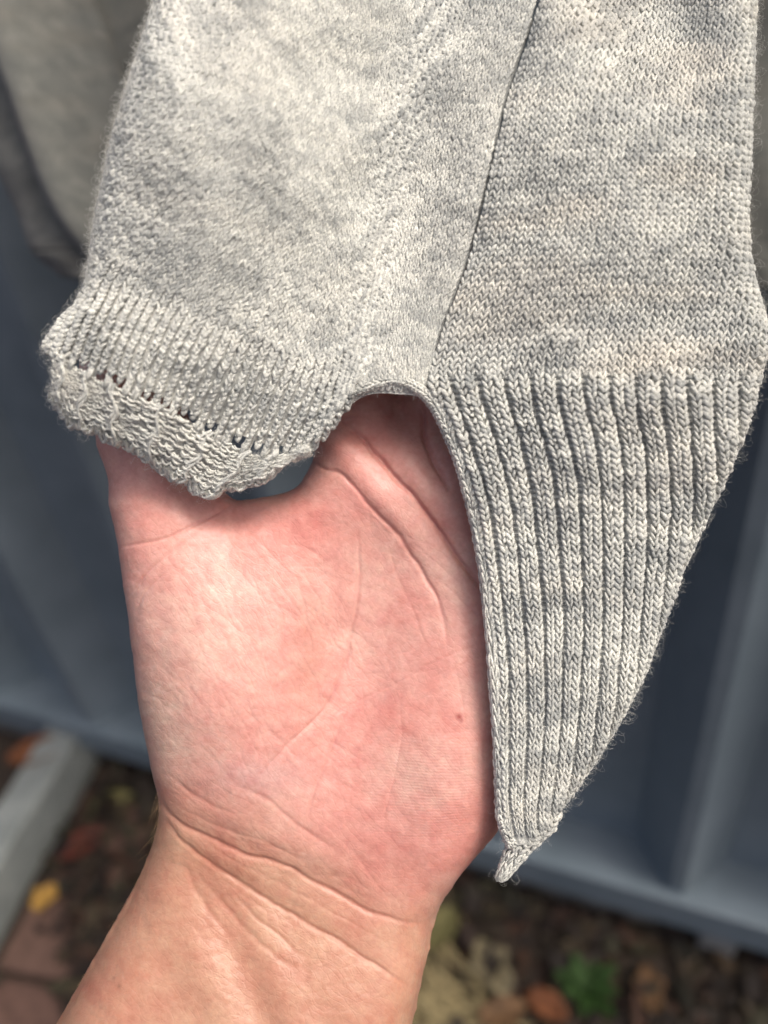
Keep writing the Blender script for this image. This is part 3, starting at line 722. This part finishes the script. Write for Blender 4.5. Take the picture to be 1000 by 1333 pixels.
V6, Q6 = fibres(260, tp, tn, .0008, .004, .000014, .8, 8)
VV, QQ, o_ = [], [], 0
for V, Q in ((V1, Q1), (V2, Q2), (V3, Q3), (V4, Q4), (V5, Q5), (V6, Q6)):
    VV.append(V); QQ.append(Q + o_); o_ += len(V)
VV = np.vstack(VV)
make_mesh('loose_fibres', VV, np.vstack(QQ), WOOL, sweater, color=np.tile(np.array([1.0, 1.0, .95]), (len(VV), 1)), kind='stuff')

# --- unseen rest of the sweater above the picture, added to shade the sleeve behind
nu, nv = 40, 40; P = []; UV = []
for i in range(nu):
    for j in range(nv):
        a = i / (nu - 1); t = j / (nv - 1); yy = -235 - t * 1000; xl = 245 - 60 * t; xr = 980 + 60 * t
        xx = xl + a * (xr - xl); z = 8 + 10 * math.sin(a * 9 + t * 3) * t + 6 * math.sin(a * 4.0) - 3 * (1 - t) - 6 * (abs(a - .5) * 2) ** 4
        P.append(unproj(xx, yy, D0 - z * 1e-3)); UV.append((a * 90, t * 260))
UV = np.array(UV)
ub = make_mesh('upper_body', c2w(np.array(P)), gridq(nu, nv), WOOL, sweater, color=heather(UV[:, 0], UV[:, 1], .5, 1))
md = ub.modifiers.new('solid', 'SOLIDIFY'); md.thickness = .003

# ------------------------------------------------------------------ the hand
def mm(px, py, Z):               # photo pixel at a height Z mm above the palm plane -> camera-space mm
    d = 200.0 - Z; return np.array([(px - CX) / F * d, (py - CY) / F * d])
VX = 1.22
x0, x1, y0, y1, z0, z1 = -116, 64, -122, 158, -46, 26
gx = np.arange(x0, x1, VX); gy = np.arange(y0, y1, VX); gz = np.arange(z0, z1, VX)
X2, Y2 = np.meshgrid(gx, gy, indexing='ij')
PXm = X2 / 212 * F + CX; PYm = Y2 / 212 * F + CY      # pixel of the mid plane
OUT = [(-10, 1460), (38, 1390), (74, 1333), (130, 1233), (178, 1145), (203, 1085), (209, 1038), (197, 968), (183, 885), (175, 800), (166, 740), (160, 695), (152, 650), (190, 615), (250, 628), (305, 652), (352, 645), (385, 634), (404, 606), (430, 560), (520, 545), (640, 560), (722, 620), (738, 700), (732, 800), (716, 900), (692, 1000), (652, 1076), (606, 1134), (574, 1182), (556, 1240), (533, 1333), (515, 1400), (500, 1460)]
oc = catmull(OUT + [OUT[0]], 300)
d2, _, _, _, _ = poly_dist(PXm, PYm, oc)
ins = np.zeros(PXm.shape, bool)
for k in range(len(oc) - 1):
    (ax, ay), (bx, by) = oc[k], oc[k + 1]
    if ay == by: continue
    c = ((ay > PYm) != (by > PYm)) & (PXm < (bx - ax) * (PYm - ay) / (by - ay) + ax); ins ^= c
S2 = np.where(ins, -d2, d2) * 212 / F                  # mm
def G(cx, cy, sx, sy, rot=0):
    c, s = math.cos(rot), math.sin(rot); a = (PXm - cx) * c + (PYm - cy) * s; b = -(PXm - cx) * s + (PYm - cy) * c
    return np.exp(-(a / sx) ** 2 - (b / sy) ** 2)
Tf = 12.0 + 0 * PXm
Tf = Tf + 8.5 * G(285, 860, 115, 190, -0.25) + 5.0 * G(590, 985, 85, 150, 0.25) - 4.5 * G(470, 850, 70, 170, 0.3) + 2.5 * G(520, 640, 120, 60)
Tf = Tf - 1.6 * G(330, 1120, 220, 60, 0.35) + 5.0 * smooth(PYm, 1120, 1300)
Tf = Tf + 1.2 * G(300, 1240, 26, 120, -0.55) + 0.9 * G(395, 1260, 24, 110, -0.5) - 0.9 * G(350, 1250, 18, 110, -0.5)
Tb = 14.0 + 4 * smooth(PYm, 1050, 1250)
dome = np.clip(-S2 / (30 + 10 * smooth(PYm, 1080, 1200)), 0, 1); dome = np.sqrt(1 - (1 - dome) ** 2)
lo_ = 0.66 - 0.16 * smooth(PYm, 1080, 1220); Tf = Tf * (lo_ + (1 - lo_) * dome); Tb = Tb * (0.7 + 0.3 * dome)
zc = -12.0 + 9 * smooth(PYm, 1100, 1450) + 2.0 * (1 - smooth(PXm, 160, 330)) - 3.0 * smooth(PXm, 560, 740)
RD = 10.5 + 3 * smooth(PYm, 1050, 1200)
Z3 = gz[None, None, :]
dz = Z3 - zc[:, :, None]
T3 = np.where(dz > 0, Tf[:, :, None], Tb[:, :, None])
qa = S2[:, :, None] + RD[:, :, None]; qb = np.abs(dz) - T3 + RD[:, :, None]
Fd = np.sqrt(np.maximum(qa, 0) ** 2 + np.maximum(qb, 0) ** 2) + np.minimum(np.maximum(qa, qb), 0) - RD[:, :, None]
Fd = Fd.astype(np.float32); del qa, qb, T3, dz
XX = gx[:, None, None].astype(np.float32); YY = gy[None, :, None].astype(np.float32); ZZ = gz[None, None, :].astype(np.float32)
def smin(a, b, k):
    h = np.clip(0.5 + 0.5 * (b - a) / k, 0, 1); return b * (1 - h) + a * h - k * h * (1 - h)
def chain(pts, k=5.0, stretch=1.0):
    global Fd
    out = None
    for (p, q) in zip(pts[:-1], pts[1:]):
        a = np.array([*mm(p[0], p[1], p[2]), p[2]]); b = np.array([*mm(q[0], q[1], q[2]), q[2]]); ba = b - a
        t = np.clip(((XX - a[0]) * ba[0] + (YY - a[1]) * ba[1] + (ZZ - a[2]) * ba[2]) / np.dot(ba, ba), 0, 1)
        d = np.sqrt((XX - a[0] - t * ba[0]) ** 2 + (YY - a[1] - t * ba[1]) ** 2 + (ZZ - a[2] - t * ba[2]) ** 2) - (p[3] + t * (q[3] - p[3]))
        out = d if out is None else smin(out, d, 2.0)
    Fd = smin(Fd, out.astype(np.float32), k)
chain([(262, 800, -10, 15), (224, 668, -9, 13.0), (190, 570, -8, 12.0), (166, 490, -6, 11.2), (158, 430, -6, 10.5), (165, 370, -6, 8.0)], 6)
chain([(470, 650, -12, 9.5), (470, 560, -13, 9.8), (478, 440, -15, 9.2), (482, 320, -17, 8.4), (486, 210, -19, 7.2)], 5)
chain([(560, 640, -13, 9.5), (568, 540, -14, 9.8), (580, 390, -16, 9.2), (584, 260, -19, 8.4), (586, 150, -21, 7.2)], 4)
chain([(640, 660, -14, 9.2), (660, 560, -15, 9.4), (676, 420, -17, 8.8), (684, 300, -20, 8.0), (688, 200, -22, 7.0)], 4)
chain([(700, 720, -15, 8.5), (728, 630, -16, 8.4), (752, 510, -18, 7.8), (764, 420, -20, 7.0), (770, 350, -22, 6.2)], 4)
# surface nets
neg = Fd < 0
cs = [(i, j, k) for i in (0, 1) for j in (0, 1) for k in (0, 1)]
nx, ny, nz = Fd.shape
def sub(A, c): return A[c[0]:nx - 1 + c[0], c[1]:ny - 1 + c[1], c[2]:nz - 1 + c[2]]
cnt = sum(sub(neg, c).astype(np.uint8) for c in cs)
act = (cnt > 0) & (cnt < 8)
ci, cj, ck = np.nonzero(act); nvt = len(ci)
vid = np.full(act.shape, -1, np.int64); vid[ci, cj, ck] = np.arange(nvt)
acc = np.zeros((nvt, 3)); wsum = np.zeros(nvt)
for a in cs:
    for ax in range(3):
        if a[ax]: continue
        b = list(a); b[ax] = 1
        fa = Fd[ci + a[0], cj + a[1], ck + a[2]]; fb = Fd[ci + b[0], cj + b[1], ck + b[2]]
        m = (fa < 0) != (fb < 0); t = np.where(m, fa / np.where(m, fa - fb, 1), 0)
        p = np.tile(np.array(a, float), (nvt, 1)); p[:, ax] = t
        acc += p * m[:, None]; wsum += m
HV = (acc / wsum[:, None] + np.stack([ci, cj, ck], -1)) * VX + np.array([x0, y0, z0])
HQ = []
for ax in range(3):
    o1, o2 = [(1, 2), (2, 0), (0, 1)][ax]
    sl = [slice(1, n_ - 1) for n_ in (nx, ny, nz)]; s2 = list(sl); sl[ax] = slice(0, (nx, ny, nz)[ax] - 1); s2[ax] = slice(1, (nx, ny, nz)[ax])
    A = neg[tuple(sl)]; B = neg[tuple(s2)]; e = np.argwhere(A != B)
    inner = A[A != B]
    e = e + np.array([1 if q != ax else 0 for q in range(3)])
    def cell(d1, d2):
        c = e.copy(); c[:, o1] -= d1; c[:, o2] -= d2; return vid[c[:, 0], c[:, 1], c[:, 2]]
    q = np.stack([cell(0, 0), cell(1, 0), cell(1, 1), cell(0, 1)], -1)
    q[~inner] = q[~inner][:, ::-1]; HQ.append(q)
HQ = np.vstack(HQ); HQ = HQ[(HQ >= 0).all(1)]
# relax the voxel grain
def relax(V, Q, n, lam=0.5):
    E = np.vstack([Q[:, [0, 1]], Q[:, [1, 2]], Q[:, [2, 3]], Q[:, [3, 0]]]); deg = np.bincount(E.ravel(), minlength=len(V))[:, None]
    for s in range(n):
        A = np.zeros_like(V)
        for c in range(3): A[:, c] = np.bincount(E[:, 0], V[E[:, 1], c], len(V)) + np.bincount(E[:, 1], V[E[:, 0], c], len(V))
        V = V + (lam if s % 2 == 0 else -lam * 1.04) * (A / deg - V)
    return V
HV = relax(HV, HQ, 10)
tmp = bpy.data.meshes.new('tmp'); tmp.from_pydata(HV.tolist(), [], HQ.tolist()); to = bpy.data.objects.new('tmp', tmp); COL.objects.link(to)
md = to.modifiers.new('s', 'SUBSURF'); md.levels = 1; md.render_levels = 1
ev = to.evaluated_get(bpy.context.evaluated_depsgraph_get()).to_mesh()
HV = np.empty(len(ev.vertices) * 3); ev.vertices.foreach_get('co', HV); HV = HV.reshape(-1, 3)
HQ = np.empty(len(ev.loops), np.int32); ev.loops.foreach_get('vertex_index', HQ); HQ = HQ.reshape(-1, 4)
to.to_mesh_clear(); bpy.data.objects.remove(to); bpy.data.meshes.remove(tmp)
def vnormals(V, Q):
    n = np.cross(V[Q[:, 2]] - V[Q[:, 0]], V[Q[:, 3]] - V[Q[:, 1]]); N = np.zeros_like(V)
    for k in range(4):
        for c in range(3): N[:, c] += np.bincount(Q[:, k], n[:, c], len(V))
    return N / (np.linalg.norm(N, axis=1, keepdims=True) + 1e-12)
HN = vnormals(HV, HQ)
if (HN[:, 2] * (HV[:, 2] > np.median(HV[:, 2]))).sum() < 0: HQ = HQ[:, ::-1]; HN = -HN
def pix(V): d = 200.0 - V[:, 2]; return V[:, 0] / d * F + CX, V[:, 1] / d * F + CY
# split the quads the lens sees once more, so creases have real depth
px_, py_ = pix(HV); vis = (HN[:, 2] > 0.12) & (px_ > 60) & (px_ < 700) & (py_ > 480) & (py_ < 1360)
sel = vis[HQ].all(1); QF = HQ[sel]; QB = HQ[~sel]
E = np.sort(np.stack([QF, np.roll(QF, -1, 1)], -1), -1); ek = E[..., 0].astype(np.int64) * len(HV) + E[..., 1]
ue, inv = np.unique(ek.ravel(), return_inverse=True); inv = inv.reshape(-1, 4); ea, eb = ue // len(HV), ue % len(HV)
nb0 = len(HV); me_ = (HV[ea] + HV[eb]) / 2; fc = HV[QF].mean(1)
mid = nb0 + inv; cen = nb0 + len(ue) + np.arange(len(QF))
HV = np.vstack([HV, me_, fc])
newq = np.concatenate([np.stack([QF[:, k], mid[:, k], cen, mid[:, (k - 1) % 4]], -1) for k in range(4)])
HQ = np.vstack([QB, newq])
HN = vnormals(HV, HQ)
front = smooth(HN[:, 2], 0.05, 0.30)
px_, py_ = pix(HV)
# ---- creases: (points, depth mm, half width px)
CR = [
    ([(402, 596), (422, 612), (446, 618), (482, 656), (518, 696), (550, 744), (574, 796), (586, 845)], 0.60, 3.0),
    ([(426, 538), (470, 568), (510, 616), (550, 660), (590, 716), (626, 762), (660, 800)], 1.5, 3.6),
    ([(546, 520), (552, 560), (566, 600), (585, 640)], 1.6, 4.0),
    ([(420, 545), (445, 543), (468, 540)], 0.4, 2.0),
    ([(466, 683), (468, 730), (467, 771), (452, 853), (424, 920), (375, 969), (336, 1013)], 0.38, 2.2),
    ([(650, 831), (584, 853), (523, 886), (452, 920), (420, 945)], 0.16, 1.7),
    ([(523, 900), (521, 969), (507, 1035), (500, 1080)], 0.15, 1.6),
    ([(452, 920), (430, 980), (408, 1035), (404, 1070)], 0.25, 1.8),
    ([(155, 712), (210, 702), (265, 677), (300, 660)], 0.40, 2.0), ([(166, 778), (185, 752), (205, 732), (260, 688)], 0.40, 2.0),
    ([(176, 800), (190, 770), (225, 735)], 0.25, 1.8),
    ([(208, 1036), (222, 1062), (262, 1088), (318, 1112), (370, 1128), (415, 1152), (462, 1178), (505, 1196), (552, 1204)], 0.7, 3.2),
    ([(212, 1062), (240, 1098), (290, 1136), (350, 1172), (420, 1214), (500, 1262), (540, 1290)], 0.6, 3.0),
    ([(226, 1046), (290, 1080), (350, 1098), (420, 1135)], 0.18, 2.2), ([(240, 1080), (300, 1118), (380, 1158), (450, 1196), (520, 1235)], 0.16, 2.0),
    ([(255, 1135), (300, 1190), (350, 1238), (392, 1262)], 0.32, 4.0), ([(300, 1160), (340, 1200), (400, 1250)], 0.3, 3.0), ([(235, 1120), (262, 1170), (300, 1225)], 0.3, 4.0),
    ([(300, 1020), (350, 1042), (390, 1075), (440, 1110)], 0.30, 3.0), ([(215, 1005), (260, 1040), (310, 1065)], 0.25, 2.6),
    ([(590, 850), (600, 900), (610, 960)], 0.15, 1.6), ([(560, 745), (610, 790), (640, 830)], 0.2, 1.6), ([(500, 700), (530, 780), (560, 850)], 0.15, 1.6),
]
r2 = np.random.default_rng(21)
for k in range(46):              # lines radiating across the thumb mound
    a = r2.uniform(-.35, .35); cx, cy = r2.uniform(230, 400), r2.uniform(720, 960); L = r2.uniform(40, 110); th = 0.95 + a
    CR.append(([(cx - math.cos(th) * L, cy - math.sin(th) * L), (cx + r2.normal(0, 4), cy + r2.normal(0, 4)), (cx + math.cos(th + .15) * L, cy + math.sin(th + .15) * L)], r2.uniform(.04, .10), 1.2))
for k in range(40):              # finer lines across the hollow and below the fingers
    cx, cy = r2.uniform(380, 620), r2.uniform(660, 940); L = r2.uniform(25, 80); th = r2.choice([0.35, -0.3, 1.0, 0.1]) + r2.normal(0, .25)
    CR.append(([(cx - math.cos(th) * L, cy - math.sin(th) * L), (cx + r2.normal(0, 3), cy + r2.normal(0, 3)), (cx + math.cos(th) * L, cy + math.sin(th) * L)], r2.uniform(.04, .09), 1.2))
for k in range(34):              # cross-hatch by the wrist
    cx, cy = r2.uniform(220, 520), r2.uniform(960, 1180); L = r2.uniform(25, 70); th = 0.55 + r2.normal(0, .22)
    CR.append(([(cx - math.cos(th) * L, cy - math.sin(th) * L), (cx + r2.normal(0, 3), cy + r2.normal(0, 3)), (cx + math.cos(th) * L, cy + math.sin(th) * L)], r2.uniform(.05, .11), 1.4))
for k in range(26):              # fan in the hollow of the palm
    th = r2.uniform(0.2, 1.3); o = (395 + r2.normal(0, 25), 790 + r2.normal(0, 40)); L = r2.uniform(50, 110)
    CR.append(([o, (o[0] + math.cos(th) * L * .5, o[1] + math.sin(th) * L * .55), (o[0] + math.cos(th + .2) * L, o[1] + math.sin(th + .2) * L)], r2.uniform(.06, .14), 1.3))
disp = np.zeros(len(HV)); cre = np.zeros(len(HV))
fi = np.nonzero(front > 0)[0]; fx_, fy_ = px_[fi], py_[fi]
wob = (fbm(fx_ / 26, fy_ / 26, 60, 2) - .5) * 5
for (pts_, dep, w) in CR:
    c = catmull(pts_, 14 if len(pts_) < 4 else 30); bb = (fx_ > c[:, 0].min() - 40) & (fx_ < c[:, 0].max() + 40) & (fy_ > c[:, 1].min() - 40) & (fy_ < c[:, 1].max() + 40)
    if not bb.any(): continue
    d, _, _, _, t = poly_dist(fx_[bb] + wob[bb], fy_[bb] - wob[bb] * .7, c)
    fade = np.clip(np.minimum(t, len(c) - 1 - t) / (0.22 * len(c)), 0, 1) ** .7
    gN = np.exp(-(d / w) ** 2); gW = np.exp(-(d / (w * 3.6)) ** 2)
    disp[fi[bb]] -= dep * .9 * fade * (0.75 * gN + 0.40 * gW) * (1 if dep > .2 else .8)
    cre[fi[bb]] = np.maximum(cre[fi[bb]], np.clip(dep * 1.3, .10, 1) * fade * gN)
# soft swellings beside the folds
def bumpd(cx, cy, sx, sy, rot, h):
    c, s = math.cos(rot), math.sin(rot); a = (px_ - cx) * c + (py_ - cy) * s; b = -(px_ - cx) * s + (py_ - cy) * c
    return h * np.exp(-(a / sx) ** 2 - (b / sy) ** 2)
disp += bumpd(500, 655, 90, 20, .85, 1.2) + bumpd(560, 640, 80, 22, .9, 1.0) + bumpd(440, 575, 30, 18, .5, 1.0) + bumpd(330, 660, 70, 14, .05, .9)
disp += bumpd(390, 1105, 160, 13, .42, .25) + bumpd(370, 1158, 150, 16, .5, .3)
disp += (fbm(px_ / 38, py_ / 38, 33, 3) - .5) * 0.7
disp += (fbm(px_ / 7, py_ / 7, 34, 2) - .5) * 0.10
HV = HV + HN * (disp * front)[:, None]
# ---- skin tint (blood under the skin, tan of the forearm, freckles, painted highlights and shade)
palm = smooth(py_ + (px_ - 330) * -0.42 + 30 * (fbm(px_ / 45, py_ / 45, 57, 2) - .5), 1160, 985)[:, None]
PALM = np.array([0.665, 0.365, 0.300]); ARM = np.array([0.455, 0.245, 0.160])
sk = ARM * (1 - palm) + PALM * palm
def blot(cx, cy, sx, sy, col, k):
    global sk
    w = (k * np.exp(-((px_ - cx) / sx) ** 2 - ((py_ - cy) / sy) ** 2) * (0.6 + 0.8 * fbm(px_ / 40, py_ / 40, 44, 2)))[:, None]; sk = sk * (1 - np.clip(w, 0, 1)) + np.array(col) * np.clip(w, 0, 1)
RED = (0.65, 0.27, 0.22); PALE_LIT = (0.70, 0.46, 0.37); OLV_SHADE = (0.48, 0.36, 0.28)
for b_ in [(400, 690, 90, 45, RED, .6), (210, 660, 70, 60, RED, .45), (560, 940, 70, 50, RED, .6), (600, 1090, 60, 60, RED, .8), (470, 1060, 60, 70, RED, .7), (520, 1150, 60, 40, RED, .65), (330, 900, 70, 60, RED, .2), (540, 790, 40, 25, RED, .35),
           (270, 800, 80, 60, PALE_LIT, .5), (300, 880, 60, 60, PALE_LIT, .35), (555, 1010, 70, 40, PALE_LIT, .8), (520, 720, 60, 50, PALE_LIT, .35), (430, 800, 50, 60, PALE_LIT, .3), (620, 900, 30, 60, PALE_LIT, .3),  # pale mottling; on thumb mound and heel it also paints highlights
           (205, 900, 45, 90, OLV_SHADE, .65), (230, 980, 70, 40, OLV_SHADE, .45), (340, 1010, 60, 25, (0.55, .33, .31), .5), (400, 850, 25, 70, (0.58, .34, .24), .4),  # olive blots paint the shaded left flank of the thumb mound
           (540, 1240, 70, 90, (0.56, .32, .22), .5), (480, 580, 70, 60, (0.62, .27, .22), .5)]:
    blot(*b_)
mot = fbm(px_ / 14, py_ / 14, 47, 3)[:, None] - .5; mot2 = fbm(px_ / 60, py_ / 60, 49, 2)[:, None] - .5
sk = sk * (1 + mot * np.array([.14, .38, .36]) + mot2 * np.array([.08, .30, .28]))
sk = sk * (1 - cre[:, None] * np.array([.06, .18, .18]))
for (cx, cy, r, c, k) in [(598, 933, 4.2, (.30, .05, .04), .85), (601, 938, 2.5, (.3, .08, .07), .7), (148, 1273, 2.2, (.25, .13, .09), .7), (155, 1284, 2.4, (.25, .13, .09), .7), (199, 1188, 2, (.3, .16, .1), .6), (132, 1312, 2, (.28, .14, .1), .5), (260, 1290, 1.8, (.3, .16, .1), .5)]:
    w = (k * np.exp(-((px_ - cx) ** 2 + (py_ - cy) ** 2) / r ** 2) * (front > 0))[:, None]; sk = sk * (1 - w) + np.array(c) * w
ridge_mask = np.clip(np.exp(-((px_ - 570) / 95) ** 2 - ((py_ - 1030) / 90) ** 2), 0, 1)
def mat_skin():
    m, n, p = nodes('skin'); pos = geo_pos(n)
    a = add(n, 'ShaderNodeAttribute', attribute_name='Col')
    fine = noise(n, 900, 3, .6, pos); r = ramp(n, fine.outputs[0], [(.3, (.93, .90, .89)), (.7, (1.05, 1.06, 1.06))])
    mx = mixc(n, 'MULTIPLY', a.outputs['Color'], r.outputs[0], 1.0); n.links.new(mx.outputs[2], p.inputs['Base Color'])
    p.inputs['Roughness'].default_value = 0.42; p.inputs['Specular IOR Level'].default_value = 0.38
    p.inputs['Subsurface Weight'].default_value = 0.35; p.inputs['Subsurface Radius'].default_value = (1.0, .32, .18); p.inputs['Subsurface Scale'].default_value = 0.0022
    vo = add(n, 'ShaderNodeTexVoronoi', feature='DISTANCE_TO_EDGE'); vo.inputs['Scale'].default_value = 1500
    n.links.new(pos, vo.inputs['Vector'])
    b1 = bump(n, vo.outputs['Distance'], .00006, .5)
    # friction ridges on the heel of the hand
    mp = add(n, 'ShaderNodeMapping'); n.links.new(pos, mp.inputs['Vector'])
    rot = cam.matrix_world.to_3x3().inverted().to_euler(); mp.inputs['Rotation'].default_value = rot
    wv = add(n, 'ShaderNodeTexWave', bands_direction='Y'); wv.inputs['Scale'].default_value = 420; wv.inputs['Distortion'].default_value = 3.0; wv.inputs['Detail'].default_value = 1.0; wv.inputs['Detail Scale'].default_value = .35
    n.links.new(mp.outputs[0], wv.inputs['Vector'])
    at = add(n, 'ShaderNodeAttribute', attribute_name='Ridge'); mu = add(n, 'ShaderNodeMath', operation='MULTIPLY'); n.links.new(wv.outputs['Fac'], mu.inputs[0]); n.links.new(at.outputs['Fac'], mu.inputs[1])
    b2 = bump(n, mu.outputs[0], .00005, .5, b1.outputs[0])
    # fine skin lines: two stretched nets, bent by noise
    nz = noise(n, 140, 2, .5, pos); last = b2.outputs[0]; dark = None
    for (ang, sc, st, ds) in ((0.75, 620, .30, .00010), (-0.35, 520, .34, .00008)):
        mp2 = add(n, 'ShaderNodeMapping'); n.links.new(mp.outputs[0], mp2.inputs['Vector']); mp2.inputs['Rotation'].default_value = (0, 0, ang); 
        mp3 = add(n, 'ShaderNodeMapping'); n.links.new(mp2.outputs[0], mp3.inputs['Vector']); mp3.inputs['Scale'].default_value = (st, 1, 1)
        va = add(n, 'ShaderNodeVectorMath', operation='MULTIPLY_ADD'); n.links.new(nz.outputs['Color'], va.inputs[0]); va.inputs[1].default_value = (.003, .003, .003); n.links.new(mp3.outputs[0], va.inputs[2])
        v2 = add(n, 'ShaderNodeTexVoronoi', feature='DISTANCE_TO_EDGE'); v2.inputs['Scale'].default_value = sc; n.links.new(va.outputs[0], v2.inputs['Vector'])
        mr = add(n, 'ShaderNodeMapRange'); mr.inputs[1].default_value = 0; mr.inputs[2].default_value = .14; n.links.new(v2.outputs['Distance'], mr.inputs[0])
        bb_ = bump(n, mr.outputs[0], ds * .45, .5, last); last = bb_.outputs[0]
    b3 = bump(n, fine.outputs[0], .00008, .5, last)
    n.links.new(b3.outputs[0], p.inputs['Normal'])
    return m
HW = c2w(np.stack([HV[:, 0], HV[:, 1], 200.0 - HV[:, 2]], -1) * 1e-3)
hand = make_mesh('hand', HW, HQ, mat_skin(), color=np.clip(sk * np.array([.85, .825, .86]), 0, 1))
at = hand.data.attributes.new('Ridge', 'FLOAT', 'POINT'); at.data.foreach_set('value', (ridge_mask * front).astype(np.float32))
tag(hand, 'bare left hand and wrist, palm to the camera, holding up the torn sweater edge', 'hand')
# fine hairs along the forearm
m_ = (px_ < 330) & (py_ > 1030) & (py_ < 1345) & (HN[:, 2] < 0.55) & (HN[:, 2] > -0.3) & (HN[:, 0] < 0)
hp, hn = HW[m_], HN[m_]; hnw = np.stack([hn[:, 0], hn[:, 1], -hn[:, 2]], -1) @ RCW.T
k = rng.integers(len(hp), size=420); dv = RCW @ np.array([0.25, .9, 0]); t = np.linspace(0, 1, 4)[None, :, None]; L = rng.uniform(.002, .006, len(k))[:, None, None]
Cc = hp[k][:, None] + L * (t * (hnw[k][:, None] * .55 + dv + rng.normal(0, .25, (len(k), 1, 3))) - t * t * hnw[k][:, None] * .2)
V, Q = tubes(Cc, np.tile(np.linspace(.00002, .000008, 4), (len(k), 1)), 3)
make_mesh('arm_hair', V, Q, mat_simple('fine_hair', (.35, .22, .12), .6), hand, kind='stuff')
